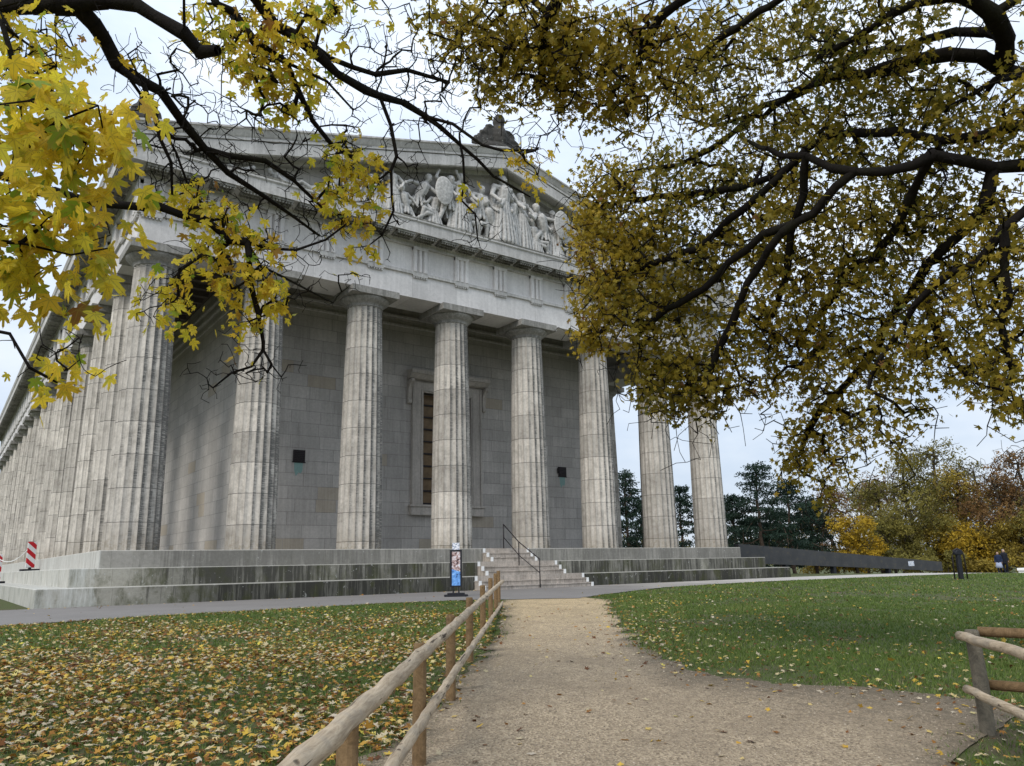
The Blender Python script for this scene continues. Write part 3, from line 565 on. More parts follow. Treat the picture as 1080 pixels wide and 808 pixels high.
figs = [(2.4, 'lie', 1, 0, .0), (4.3, 'lie', -1, 0, 0), (6.2, 'sit', 1, 1, 1.55), (7.55, 'kneel', -1, 0, 1.85), (8.9, 'stand', -1, 1, 2.15), (10.25, 'lunge', 1, 0, 2.45), (11.75, 'strike', -1, 0, 2.6), (12.75, 'kneel', -1, 0, 2.3), (8.1, 'kneel', 1, 1, 1.7), (11.0, 'sit', 1, 1, 2.1), (12.3, 'stand', 1, 1, 2.7), (14.2, 'kneel', 1, 0, 2.4), (16.7, 'sit', -1, 1, 2.0), (17.9, 'stand', 1, 1, 2.4), (5.3, 'lie', 1, 0, 0), (7.0, 'stand', -1, 1, 1.5), (22.4, 'kneel', 1, 0, 1.4), (19.3, 'stand', -1, 1, 2.15), (9.6, 'kneel', 1, 0, 1.7), (15.4, 'strike', 1, 1, 2.7), (18.1, 'kneel', -1, 1, 1.9), (19.6, 'kneel', -1, 0, 1.9), (21.0, 'stand', -1, 1, 1.85),
        (13.55, 'stand', 1, 0, 2.55), (14.75, 'stand', 1, 1, 3.3), (16.0, 'stand', -1, 1, 2.8), (17.3, 'lunge', -1, 0, 2.6), (18.9, 'stand', 1, 0, 2.25), (20.3, 'strike', 1, 0, 2.05), (21.7, 'kneel', 1, 1, 1.8), (23.3, 'sit', -1, 1, 1.5), (25.1, 'lie', 1, 0, 0), (27.0, 'lie', -1, 0, 0)]
zfl = zG1+.20
for i, (x, pose, fl, dr, hh) in enumerate(figs):
    if pose == 'lie': hh = 1.25 if x in (2.4, 27.0) else 1.7
    if pose == 'sit': hh *= 1.15
    if pose == 'kneel': hh *= 1.2
    if pose in ('stand', 'lunge', 'strike'): hh *= 1.1
    mb, s, f, J = figure(hh, pose, fl, bool(dr), i)
    if x in (10.25, 17.3, 18.9):
        w_ = J['wR'] if x == 10.25 else J['wL']; c = (w_[0]*s*f, w_[1]*s-.05, w_[2]*s); n = 20
        mb.lathe([(.02*s, .05*s), (.22*s, .04*s), (.36*s, 0), (.34*s, -.03*s), (.02*s, -.0)], c=(0, 0, 0), n=n)
        k0 = len(mb.v)-5*n
        for q in range(k0, len(mb.v)):
            vx, vy, vz = mb.v[q]; mb.v[q] = (c[0]+vx*.9, c[1]-vz-.05, c[2]+vy*1.35)
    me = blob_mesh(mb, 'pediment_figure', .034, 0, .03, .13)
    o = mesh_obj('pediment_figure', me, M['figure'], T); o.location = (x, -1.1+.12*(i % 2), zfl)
# roof crown ornament
mb = MB()
mb.ell((0, 0, .25), (1.25, .45, .35), 14, 8); mb.ell((0, 0, 1.0), (.5, .4, .8), 12, 8); mb.ell((0, 0, 1.95), (.36, .33, .45), 12, 8); mb.ell((0, 0, 1.45), (.2, .2, .5), 8, 6)
for s_ in (-1, 1):
    for (cx_, cz_, r_) in ((.62, 1.15, .36), (1.0, .65, .42), (1.5, .3, .3), (.45, .5, .35)):
        mb.tube([(s_*(cx_+r_*math.cos(a)), 0, cz_+r_*math.sin(a)) for a in np.linspace(-.5, 5.2, 14)], [.13]*6+[.12]*4+[.09]*4, 8)
        mb.ell((s_*cx_, 0, cz_), (r_*.75, .12, r_*.75), 8, 6)
o = mesh_obj('roof_ornament', blob_mesh(mb, 'roof_ornament', .06, 2, .06, .15), M['darkstone'], T); o.location = (XM, -1.0, AP-.1); o.scale = (.84, 1, .92)
for x in (-1.0, XR+1.0):
    mb = MB(); mb.box(-.45, .45, -.4, .4, 0, .35); mb.ell((0, 0, .75), (.35, .3, .55), 10, 7)
    for s_ in (-1, 1): mb.ell((s_*.3, 0, .55), (.25, .2, .3), 8, 6)
    o = mesh_obj('corner_ornament', blob_mesh(mb, 'corner_ornament', .06, 1), M['darkstone'], T); o.location = (x, -1.1, zr(x)-.05)
# stairs: three flights of three small steps
for (x0, x1, y0, zt, zb, n) in ((13.45, 15.9, -E, H, H-HS, 3), (12.58, 16.75, -E-TR, H-HS, H-2*HS, 3), (11.85, 17.5, -E-2*TR, H-2*HS, 0, 3)):
    st = empty('stair_flight', (0, 0, 0)); st.parent = T; hh = (zt-zb)/n
    for k in range(1, n+1):
        if k < n: MB().box(x0, x1, y0-.30*k+.03, y0-.30*(k-1)+(.0 if k == 1 else .029), zb+.003, zt-hh*k-.04).box(x0-.01, x1+.01, y0-.30*k, y0-.30*(k-1)-.001, zt-hh*k-.0395, zt-hh*k).build('stair', M['stair'], st)
    MB().box(x0, x1, y0-.012, y0+.3, zt-hh+.002, zt+.004).build('stair', M['stair'], st)
    mb = MB()
    for k in range(n):
        for s_, xx in ((1, x0), (-1, x1)):
            yy = y0-.30*k-(.012 if k == 0 else 0); a, b = sorted((xx, xx+s_*.13)); mb.box(a, b, yy-.006, yy+.02, zt-hh*(k+1)+.01, zt-hh*k+.006)
    mb.build('white_edge', M['white'], st)

# handrail
def tubes(name, segs, r, mat, parent):
    mb = MB()
    for s_ in segs: mb.tube(s_, [r]*len(s_), 8)
    return mb.build(name, mat, parent, smooth=True)
hr = empty('stair_handrail', (14.5, -1.15, 0)); tag(hr, 'thin dark iron handrail with three uprights on the temple stairs', 'handrail')
pA, pB, pC = (14.5, -1.25, H), (14.75, -2.35, .92), (15.0, -3.75, .03)
pts = [(0, 0, H), (.1, -.95, .919), (.1, -2.35, .05)]
tops = [(a, b, z) for (a, b, z), hh in zip(pts, (1.0, 1.0, 1.0))]
hts = [1.02, .98, 1.12]
for (a, b, z), hh in zip(pts, hts): tubes('upright', [[(a, b, z), (a, b, z+hh)]], .022, M['iron'], hr)
tubes('top_rail', [[(a, b, z+hh) for (a, b, z), hh in zip(pts, hts)]], .024, M['iron'], hr)
tubes('middle_rail', [[(a, b, z+hh-.55) for (a, b, z), hh in zip(pts, hts)]], .018, M['iron'], hr)

# pavement sign
g = ghit(481, 630); sg = empty('pavement_sign', (g[0], g[1], tz(g[0], g[1])+.024), R(-35)); tag(sg, 'narrow black framed poster stand with a blue and pink poster at the road edge', 'sign')
mb = MB(); mb.prism([(-.34, -.22), (.34, -.22), (.38, 0), (.34, .22), (-.34, .22), (-.38, 0)], 0, .06, 2); mb.prism([(-.26, -.15), (.26, -.15), (.28, 0), (.26, .15), (-.26, .15), (-.28, 0)], .06, .11, 2); mb.build('base', M['black'], sg, bevel=.008)
tubes('leg', [[(-.09, 0, .1), (-.09, 0, .32)]], .02, M['black'], sg); tubes('leg', [[(.09, 0, .1), (.09, 0, .32)]], .02, M['black'], sg)
mb = MB(); mb.box(-.19, .19, -.03, .03, .29, .335); mb.box(-.19, .19, -.03, .03, 1.39, 1.44); mb.box(-.19, -.135, -.03, .03, .335, 1.39); mb.box(.135, .19, -.03, .03, .335, 1.39); mb.box(-.135, .135, -.008, .008, .335, 1.39); mb.build('frame', M['black'], sg)
t = NT('poster_print'); X, Y, Z = t.sep(t.tc.outputs['Object']); q = t.tc.outputs['Object']
topc = t.ramp(t.noise(q, 13, 3, .6), [(.36, (.06, .045, .05)), (.46, (.35, .22, .2)), (.54, (.60, .50, .50)), (.64, (.75, .75, .8))])
bluec = t.ramp(t.noise(q, 11, 2, .6), [(.3, (.03, .05, .1)), (.38, (.10, .25, .6)), (.6, (.18, .42, .85)), (.75, (.5, .7, .95))])
M['poster'] = t.fin(t.mix(t.mth('GREATER_THAN', t.mth('ADD', Z, t.mth('MULTIPLY', X, .3)), .80), bluec, topc), .35)
mb = MB(); mb.box(-.134, .134, -.014, -.009, .336, 1.389); mb.build('poster', M['poster'], sg)
t = NT('leaflet_paper'); M['paper'] = t.fin(t.ramp(t.noise(t.tc.outputs['Object'], 16, 2), [(.4, (.25, .3, .42)), (.5, (.78, .8, .85)), (.9, (.8, .8, .82))]), .6)
mb = MB(); mb.box(-.115, .115, -.008, .008, 1.44, 1.66); mb.build('top_card', M['paper'], sg)

# traffic beacons on the left flank steps
t = NT('red_white_stripes'); X, Y, Z = t.sep(t.tc.outputs['Object']); st_ = t.mth('GREATER_THAN', t.mth('FRACT', t.mth('ADD', t.mth('MULTIPLY', Z, 2.15), t.mth('MULTIPLY', X, 1.9))), .5)
M['beacon'] = t.fin(t.mix(st_, (.78, .78, .78), (.55, .02, .03)), .5)
def beacon(x, y, z, hgt, label):
    b = empty('traffic_beacon', (x, y, z), R(10)); tag(b, label, 'barrier', 'striped beacons on the left flank steps')
    MB().box(-.19, .19, -.03, .03, .16, hgt).build('panel', M['beacon'], b, bevel=.008)
    mb = MB(); mb.prism([(-.38, -.2), (.38, -.2), (.38, .2), (-.38, .2)], 0, .1, 2); mb.box(-.06, .06, -.05, .05, .1, .18); mb.build('foot', M['black'], b, bevel=.01)
beacon(-1.5, 15.6, H-HS, 1.38, 'red and white striped beacon plate standing whole on the left flank step')
beacon(-2.72, 17.5, H-2*HS, 1.38, 'red and white striped beacon plate cut off by the left edge of the photo')
mb = MB(); a = Vector((-1.5, 15.6, H-HS+1.3)); b = Vector((-2.72, 17.5, H-2*HS+1.2)); 
mb.tube([a.lerp(b, t_)+Vector((0, 0, -.9*4*t_*(1-t_)*.5)) for t_ in np.linspace(0, 1, 14)], [.022]*14, 6)
tag(mb.build('barrier_rope', M['white'], None), 'thin white rope sagging between the two striped beacons', 'rope')

# ------------------------------------------------------------------ log fences
def gz(x, y): return float(tz(x, y))
def log(mb, pts, r, n=12):
    P = [Vector(p) for p in pts]; L = (P[-1]-P[0]).length; k = max(8, int(L/.18)); out = []; rr = []
    for i in range(k+1):
        u = i/k*(len(P)-1); j = min(int(u), len(P)-2); q = P[j].lerp(P[j+1], u-j)
        out.append(q+Vector((random.uniform(-.006, .006), random.uniform(-.006, .006), random.uniform(-.006, .006)))); rr.append(r*(1+.06*math.sin(i*1.3+r*90)*random.random()))
    return mb.tube(out, rr, n, True, .03)
fdir = Vector((3.61, 4.75)).normalized(); fn = Vector((fdir.y, -fdir.x)); P0 = Vector((-.80, -21.62))
fence = empty('log_fence', (P0.x, P0.y, gz(*P0))); tag(fence, 'long weathered log rail fence along the left edge of the gravel path', 'fence')
def local(par, p): return (p[0]-par.location.x, p[1]-par.location.y, p[2]-par.location.z)
for s_ in (-7.2, -4.75, -2.37, 0, 2.68, 5.9, 8.9, 11.6, 13.6):
    q = P0+fdir*s_; z = gz(*q); mb = MB(); mb.tube([local(fence, (q.x, q.y, z+h_)) for h_ in (-.15, .25, .6, .83, .855)], [.053, .052, .050, .049, .043], 14, True, .02); mb.build('post', M['post'], fence, smooth=False)
ofs = fn*.095
def rail_pts(h_, s0, s1, k=9): 
    r_ = []
    for s_ in np.linspace(s0, s1, k):
        q = P0+fdir*s_+ofs; r_.append(local(fence, (q.x, q.y, float(np.interp(s_, (-8, 0, 14.3), (.36, .41, .52) if h_ > .5 else (-.06, -.03, -.06))))))
    return r_
for (a, b) in ((-8, -.0), (.0, 7.2), (7.2, 14.3)):
    mb = MB(); log(mb, rail_pts(.70, a, b), .044); mb.build('rail', M['rail'], fence, smooth=True)
    mb = MB(); log(mb, rail_pts(.20, a, b), .037); mb.build('rail', M['rail'], fence, smooth=True)
q = Vector((2.15, -25.52)); f2 = empty('log_fence', (q.x, q.y, gz(*q))); tag(f2, 'short weathered log fence corner at the right edge of the lawn', 'fence')
mb = MB(); mb.tube([(0, 0, -.1), (0, 0, .4), (-.01, .01, .83), (-.01, .01, .85)], [.062, .060, .057, .05], 14, True, .03); mb.build('post', M['oldpost'], f2)
for p_ in ((-2.3, -1.75), (.85, -2.7)):
    mb = MB(); zz = gz(q.x+p_[0], q.y+p_[1])-f2.location.z; mb.tube([(p_[0], p_[1], zz-.1), (p_[0], p_[1], zz+.85)], [.072, .068], 14); mb.build('post', M['oldpost'], f2)
for h_ in (.80, .36):
    mb = MB(); d_ = Vector((-1.15, -1.05)).normalized(); o_ = Vector((d_.y, -d_.x))*.115
    if (o_.x*1+o_.y*-1) > 0: pass
    a = Vector((0, 0))-d_*.28-o_*-1; 
    log(mb, [(-d_.x*.0+o_.x, -d_.y*.0+o_.y, h_), (d_.x*3.2+o_.x, d_.y*3.2+o_.y, h_-.02)], .041 if h_ > .5 else .036); mb.build('rail', M['rail'], f2, smooth=True)
    mb = MB(); v2 = Vector((.3, -1)).normalized(); mb.tube([(.09, .0, h_+.03), (v2.x*3+.1, v2.y*3, h_-.02)], [.043, .043], 10); mb.build('rail', M['post'], f2, smooth=True)

# ------------------------------------------------------------------ waste bin, low wall, bench, people
g = ghit(1014, 611); b_ = empty('bin_stand', (g[0], g[1], gz(g[0], g[1])), R(-20)); tag(b_, 'slim black arched metal stand with a central bag holder on the lawn edge', 'litter bin')
tubes('hoop', [[(-.36, 0, 0), (-.33, 0, 1.05), (-.24, 0, 1.27), (0, 0, 1.36), (.24, 0, 1.27), (.33, 0, 1.05), (.36, 0, 0)]], .03, M['iron'], b_)
mb = MB(); mb.prism([(-.10, -.08), (.10, -.08), (.10, .08), (-.10, .08)], 0, 1.1, 2); mb.build('centre_post', M['black'], b_, bevel=.02)
mb = MB(); mb.prism([(-.2, 1.08), (.2, 1.08), (.2, 1.2), (.1, 1.31), (-.1, 1.31), (-.2, 1.2)], -.1, .1, 1); mb.build('hood', M['black'], b_, bevel=.02)
t = NT('dark_slate_parapet'); p = t.tc.outputs['Object']; c = t.mix(t.noise(p, 1.5, 5), (.03, .032, .035), (.085, .085, .088)); c = t.mix(t.mth('MULTIPLY', t.ramp(t.noise(p, 3, 5, .8), [(.55, 0), (.65, 1)]), .5), c, (.12, .10, .06)); t.bump(t.noise(p, 20), .3); M['slate'] = t.fin(c, .6)
a = at(778, 594, 50); b = at(992, 602.5, 67); a = Vector(a); b = Vector(b)
lw = empty('low_dark_wall', (a.x, a.y, gz(a.x, a.y))); tag(lw, 'long dark slate parapet sloping down beside the temple', 'low wall')
d_ = (b-a); n_ = Vector((d_.y, -d_.x, 0)).normalized()*.18; za, zb = at(781, 573.5, 50)[2], at(990, 592.5, 67)[2]
def q_(p, z): return (p.x-lw.location.x, p.y-lw.location.y, z-lw.location.z)
mb = MB(); N = 12; vs = []
for i in range(N+1):
    u = i/N; p = a.lerp(b, u); zt = za+(zb-za)*u+.0*math.sin(u*3.1); zb_ = (a.z+(b.z-a.z)*u)+.03*math.sin(u*3.1)
    vs += [q_(p-n_, zb_), q_(p+n_, zb_), q_(p+n_, zt), q_(p-n_, zt)]
fs = [(4*i+j, 4*i+(j+1) % 4, 4*i+4+(j+1) % 4, 4*i+4+j) for i in range(N) for j in range(4)]+[(0, 1, 2, 3), (4*N+3, 4*N+2, 4*N+1, 4*N)]
mb.add(vs, fs); mb.build('panel', M['slate'], lw)
for u in (.2, .42, .7):
    p = a.lerp(b, u); zb_ = a.z+(b.z-a.z)*u; MB().box(p.x-lw.location.x-.14, p.x-lw.location.x+.14, p.y-lw.location.y-.14, p.y-lw.location.y+.14, gz(p.x, p.y)-lw.location.z-.3, zb_-lw.location.z+.1).build('support', M['black'], lw)
p = a.lerp(b, .82)
mb = MB(); e_ = d_.normalized(); c0 = q_(p+n_*1.02, (a.z+(b.z-a.z)*.82)+.45); 
mb.add([(c0[0]+e_.x*s1*.35, c0[1]+e_.y*s1*.35, c0[2]+s2*.17) for s1, s2 in ((-1, -1), (1, -1), (1, 1), (-1, 1))], [(0, 1, 2, 3)]); mb.build('pale_plaque', M['paper'], lw)
g = at(1078, 602.5, 60); bn = MB(); bn.box(-.1, 1.3, -.25, .25, .18, .34); bn.box(0, .2, -.22, .22, 0, .18); bn.box(1.0, 1.2, -.22, .22, 0, .18)
bo = bn.build('stone_bench', M['white'], None, bevel=.015); bo.location = (g[0], g[1], gz(g[0], g[1])-.02); tag(bo, 'low white bench at the far right beyond the lawn', 'bench')
M['skin'] = plain('skin', (.5, .32, .24), .6, .05); M['coat'] = plain('dark_coat', (.012, .014, .022), .85, .3); M['navy'] = plain('navy_jacket', (.015, .025, .06), .8, .3)
M['skirt'] = plain('pale_blue_skirt', (.32, .36, .48), .9, .2); M['hair'] = plain('brown_hair', (.05, .03, .02), .8); M['greyhair'] = plain('grey_hair', (.25, .23, .21), .8)
def person(x, y, h, label, coat, legs, hair, skirt=False, rz=0.0):
    pr = empty('person', (x, y, gz(x, y)+.02), rz); tag(pr, label, 'person', None); s = h/1.75
    def limb(mb, a, b, r0, r1): mb.tube([Vector(a)*s, (Vector(a)+Vector(b))*.5*s, Vector(b)*s], [r0*s, (r0+r1)*.52*s, r1*s], 8); mb.ell(Vector(a)*s, (r0*s,)*3, 8, 6); mb.ell(Vector(b)*s, (r1*s,)*3, 8, 6)
    body = MB(); limb(body, (0, 0, .95), (0, 0, 1.35), .14, .16); limb(body, (0, 0, 1.35), (0, -.02, 1.55), .06, .055); body.ell(Vector((0, -.02, 1.62))*s, (.08*s, .10*s, .125*s), 10, 8); body.ell(Vector((0, -.12, 1.61))*s, (.015*s, .025*s, .03*s), 6, 4)
    for q_s in (-1, 1):
        body.ell(Vector((q_s*.082, -.01, 1.61))*s, (.015*s, .025*s, .035*s), 6, 4); limb(body, (q_s*.09, 0, .9), (q_s*.1, -.06*q_s, .5), .085, .06); limb(body, (q_s*.1, -.06*q_s, .5), (q_s*.1, .06*q_s, .08), .055, .04); limb(body, (q_s*.1, .06*q_s, .05), (q_s*.11, .06*q_s-.16, .035), .04, .032)
        limb(body, (q_s*.19, 0, 1.4), (q_s*.25, .03, 1.12), .05, .042); limb(body, (q_s*.25, .03, 1.12), (q_s*.24, -.08, .88), .04, .03)
        for k in range(5): limb(body, (q_s*.24, -.08, .86), (q_s*(.245+.01*(k-2)), -.10-.014*(k-2), .78 if k else .81), .014, .009)
    mesh_obj('body', blob_mesh(body, 'body', .016, 2), M['skin'], pr)
    ct = MB(); limb(ct, (0, .0, .88), (0, 0, 1.36), .175, .19); limb(ct, (0, 0, 1.38), (0, 0, 1.47), .12, .08); ct.lathe([(.20*s, .70*s), (.19*s, 1.0*s), (.18*s, 1.2*s)], n=16, sy=.75)
    for q_s in (-1, 1): limb(ct, (q_s*.17, 0, 1.4), (q_s*.255, .03, 1.12), .075, .058); limb(ct, (q_s*.255, .03, 1.12), (q_s*.245, -.06, .92), .056, .048)
    mesh_obj('coat', blob_mesh(ct, 'coat', .02, 2, .012, .08), coat, pr)
    if skirt: sk_ = MB(); sk_.lathe([(.27*s, .42*s), (.25*s, .6*s), (.19*s, .9*s)], n=18, sy=.8); sk_.build('skirt', M['skirt'], pr, smooth=True)
    tr = MB()
    for q_s in (-1, 1): limb(tr, (q_s*.09, 0, .88), (q_s*.1, -.06*q_s, .5), .105, .08); limb(tr, (q_s*.1, -.06*q_s, .5), (q_s*.1, .06*q_s, .1), .078, .065); limb(tr, (q_s*.1, .06*q_s, .06), (q_s*.11, .06*q_s-.15, .045), .05, .042)
    mesh_obj('trousers', blob_mesh(tr, 'trousers', .018, 2), legs, pr)
    hb = MB(); hb.ell(Vector((0, .02, 1.67))*s, (.095*s, .105*s, .10*s), 10, 8); hb.ell(Vector((0, .05, 1.58))*s, (.085*s, .06*s, .1*s), 10, 8); mesh_obj('hair', blob_mesh(hb, 'hair', .016, 1), hair, pr)
p1 = at(1061, 601, 73); p2 = at(1054.5, 601, 72.5)
person(p1[0], p1[1], 1.82, 'tall person in a long black coat standing at the far edge of the lawn', M['coat'], M['coat'], M['greyhair'], rz=R(-40))
person(p2[0], p2[1], 1.62, 'shorter person in a navy jacket and pale skirt beside the tall one', M['navy'], M['coat'], M['hair'], True, rz=R(-70))
# ------------------------------------------------------------------ trees
def leaf_shape(near):
    if near:
        h = [(90, 1.0), (83, .84), (80, .86), (76, .62), (66, .40), (55, .66), (50, .84), (44, .80), (38, .98), (32, .78), (26, .78), (20, .52), (10, .38), (0, .58), (-8, .66), (-14, .56), (-28, .42), (-60, .26), (-84, .12)]
    else: h = [(90, 1.0), (76, .62), (66, .42), (52, .78), (38, .96), (22, .55), (10, .40), (-6, .66), (-30, .40), (-75, .18)]
    pts = [(r*math.cos(R(a)), r*math.sin(R(a))) for a, r in h]
    pts = [(-x, y) for x, y in pts[::-1] if abs(x) > 1e-6]+pts      # around from lower left over the tip
    pts = pts[::-1]; return np.array(pts)
def leaves_mesh(name, P, size, tone, near=False, hang=.6, fold=.22, up=None):
    P = np.asarray(P); n = len(P); L = leaf_shape(near); k = len(L)
    rad = np.hypot(*L.T); z = -fold*rad**2*.5+.10*np.abs(L[:, 0])
    base = np.vstack([[0, 0, 0], np.c_[L, z]]); base[:, 1] += .12
    d = rng.normal(0, 1, (n, 3)); d[:, 2] -= hang*1.6; d /= np.linalg.norm(d, axis=1)[:, None]            # tip direction
    q = rng.normal(0, 1, (n, 3)); q[:, 2] += .8
    if up is not None: q = rng.normal(0, .32, (n, 3)); q[:, 2] += 1; d = rng.normal(0, 1, (n, 3)); d[:, 2] *= .22; d /= np.linalg.norm(d, axis=1)[:, None]
    q -= (q*d).sum(1)[:, None]*d; q /= np.linalg.norm(q, axis=1)[:, None]; s_ = np.cross(d, q)
    sz = size*np.clip(rng.normal(.95, .24, n), .4, 1.5); sq = rng.uniform(.55, 1.05, n)
    curl = rng.uniform(-.9, 2.4, n)
    V = (base[None, :, 0, None]*(s_*sq[:, None])[:, None]+base[None, :, 1, None]*d[:, None]+(base[None, :, 2, None]*curl[:, None, None])*q[:, None])*sz[:, None, None]+P[:, None]
    F = np.array([[0, i+1, i+2] for i in range(k-1)]+[[0, k, 1]]); F = (F[None]+(np.arange(n)*(k+1))[:, None, None]).reshape(-1, 3)
    at_ = {'tone': np.repeat(tone, k+1)}
    if near: at_['lx'] = np.tile(base[:, 0], n); at_['ly'] = np.tile(base[:, 1]-.12, n)
    return fast_mesh(name, V.reshape(-1, 3), F, at_)

class Skel:
    def __init__(s): s.p = []; s.par = []; s.r = []; s.fix = []
    def add(s, p, par, r=0.0): s.p.append(np.asarray(p, float)); s.par.append(par); s.r.append(r); return len(s.p)-1
    def limb(s, pts, r0, r1, par=None, wob=.02, step=.22):
        pts = [np.asarray(p, float) for p in pts]
        if par is None and s.p:
            A = np.array(s.p); par = int(np.argmin(((A-pts[0])**2).sum(1))); 
            if np.linalg.norm(A[par]-pts[0]) > .05: pass
        P = [pts[0]]+pts+[pts[-1]]; out = []
        for i in range(1, len(P)-2):
            n = max(1, int(np.linalg.norm(P[i+1]-P[i])/step))
            for j in range(n):
                t_ = j/n; a, b, c, d = P[i-1], P[i], P[i+1], P[i+2]
                out.append(.5*((2*b)+(-a+c)*t_+(2*a-5*b+4*c-d)*t_**2+(-a+3*b-3*c+d)*t_**3))
        out.append(pts[-1]); ids = []
        for i, q in enumerate(out):
            u = i/max(1, len(out)-1); par = s.add(q+rng.normal(0, wob, 3)*(0 if i == 0 else 1), -1 if par is None else par, r0+(r1-r0)*u); ids.append(par)
        return ids
    def grow(s, tips, step=.22, wob=.05, droop=.0, sa=.16):
        A = np.array(s.p); N = len(A); cap = N+len(tips)*14; buf = np.zeros((cap, 3)); buf[:N] = A
        dist = np.array([((A-t_)**2).sum(1).min() for t_ in tips]); order = np.argsort(dist); ends = []
        for ti in order:
            t_ = tips[ti]; d2 = ((buf[:N]-t_)**2).sum(1); k = int(np.argmin(d2)); a = buf[k].copy(); L = math.sqrt(d2[k]); n = min(12, max(1, int(L/step)))
            if N+n >= cap: break
            side = rng.normal(0, 1, 3)*L*sa; prev = k
            for j in range(1, n+1):
                u = j/n; q = a+(t_-a)*u+side*math.sin(math.pi*u)+rng.normal(0, wob, 3)*(u < 1); q[2] -= droop*L*math.sin(math.pi*u)
                prev = s.add(q, prev, 0); buf[N] = q; N += 1
            ends.append(prev)
        return ends
    def mesh(s, name, rmin=.004, ex=.5, rmax=.05, sides=(5, 8)):
        n = len(s.p); cnt = np.zeros(n)
        ch = np.zeros(n, int)
        for i in range(n):
            if s.par[i] >= 0: ch[s.par[i]] += 1
        cnt[ch == 0] = 1
        for i in range(n-1, -1, -1):
            if s.par[i] >= 0: cnt[s.par[i]] += cnt[i]
        rad = np.array([max(s.r[i], min(rmax, rmin*cnt[i]**ex)) for i in range(n)])
        P = np.array(s.p); V = []; F4 = []; b = 0
        for i in range(n):
            p = s.par[i]
            if p < 0: continue
            d = P[i]-P[p]; L = np.linalg.norm(d)
            if L < 1e-5: continue
            k = 8 if rad[i] > .02 else (5 if rad[i] > .007 else 3); d = d/L
            pp = s.par[p]; d0 = d
            if pp >= 0:
                e = P[p]-P[pp]; e = e/(np.linalg.norm(e)+1e-9)
                if e@d > .3: d0 = (d+e); d0 /= np.linalg.norm(d0)
            r0 = min(rad[p], rad[i]*1.35); r1 = rad[i]
            for (c, dd, r_) in ((P[p]-d*r0*.3, d0, r0), (P[i], d, r1)):
                a = np.cross(dd, (.13, .21, .97)); a /= np.linalg.norm(a)+1e-9; bb = np.cross(dd, a); th = np.arange(k)*2*math.pi/k
                V.append(c+(np.cos(th)[:, None]*a+np.sin(th)[:, None]*bb)*r_*(1 if r_ < .02 else rng.uniform(.84, 1.14)))
            for j in range(k): F4.append((b+j, b+(j+1) % k, b+k+(j+1) % k, b+k+j))
            b += 2*k
        return fast_mesh(name, np.vstack(V), np.array(F4), smooth=True)
def px_limb(sk, pts, r0, r1, par=None): return sk.limb([atd(*p) for p in pts], r0, r1, par)
def blob_tips(blobs):
    out = []
    for (x, y, d, rx, ry, n) in blobs:
        c = atd(x, y, d); rr = rx*d/FPX; rv = ry*d/FPX; dz = max(rr, rv)*1.3
        v = ray(x, y); v = v/np.linalg.norm(v)
        for _ in range(n):
            g = rng.normal(0, 1, 3); g /= np.linalg.norm(g); g *= rng.random()**(1/2.2)
            out.append(c+rt*g[0]*rr+up*g[1]*rv+v*g[2]*dz)
    return np.array(out)
def foliage(ends, sk, per, spread, tone_fn, size, name, near, parent, mat, hang=.6):
    P = []; Q = []
    for e in ends:
        p = sk.p[e]; n = rng.poisson(per*rng.uniform(.3, 1.7))
        if n: P.append(p+rng.normal(0, spread, (n, 3))-np.array([0, 0, spread*.4])); Q.append(np.full(n, rng.normal(0, .09)))
    P = np.vstack(P); tone = np.clip(tone_fn(P)+np.concatenate(Q), 0, 1); return mesh_obj(name, leaves_mesh(name, P, size, tone, near, hang), mat, parent), len(P)

# --- right-hand maple: trunk beyond the right edge of the view, boughs reaching in over the lawn
tr = Vector((7.6, -27.2)); zt0 = gz(tr.x, tr.y)
TRR = empty('maple_tree', (tr.x, tr.y, zt0)); tag(TRR, 'big maple with dark spreading boughs and olive yellow leaves at the upper right', 'tree')
sk = Skel()
trunk = sk.limb([(tr.x, tr.y, zt0-.2), (tr.x+.05, tr.y+.1, zt0+1.5), (tr.x-.1, tr.y+.3, zt0+3.4), (tr.x-.2, tr.y+.6, zt0+5.2), (tr.x-.1, tr.y+1.0, zt0+7.5), (tr.x+.3, tr.y+1.6, zt0+10)], .42, .16, par=None)
def tnode(z): return min(trunk, key=lambda i: abs(sk.p[i][2]-z))
def from_trunk(z, pts, r0, r1):
    k = tnode(z); return sk.limb([sk.p[k]]+[atd(*p) for p in pts], r0, r1, k)
R1 = from_trunk(3.4, [(1180, 190, 11.2), (1080, 174, 10.6), (1048, 176, 10.4), (1020, 167, 10.2), (991, 165, 10.0), (959, 174, 9.9), (926, 182, 9.9), (901, 182, 9.9), (881, 174, 10.0), (852, 167, 10.2), (826, 163, 10.4), (790, 150, 10.9)], .15, .022)
R2 = from_trunk(5.2, [(1160, 95, 12.0), (1080, 78, 11.6), (1057, 74, 11.4), (1032, 61, 11.2), (999, 57, 11.1), (967, 63, 11.0), (926, 74, 11.2), (893, 80, 11.5), (850, 92, 12.0), (818, 112, 12.6), (790, 124, 13.0), (752, 130, 13.3), (715, 120, 13.6)], .15, .016)
b = min(R2, key=lambda i: np.linalg.norm(sk.p[i]-atd(1059, 72, 11.4)))
R3 = px_limb(sk, [(1059, 65, 11.3), (1061, 37, 11.1), (1044, 16, 10.8), (1024, -2, 10.6), (985, -30, 10.3), (930, -70, 10)], .115, .06, b)
def sub(limb_, x, y, d, pts, r0, r1):
    k = min(limb_, key=lambda i: np.linalg.norm(sk.p[i]-atd(x, y, d))); pts = [p for p in pts]
    return sk.limb([sk.p[k]]+[atd(*p) for p in pts], r0, r1, k)
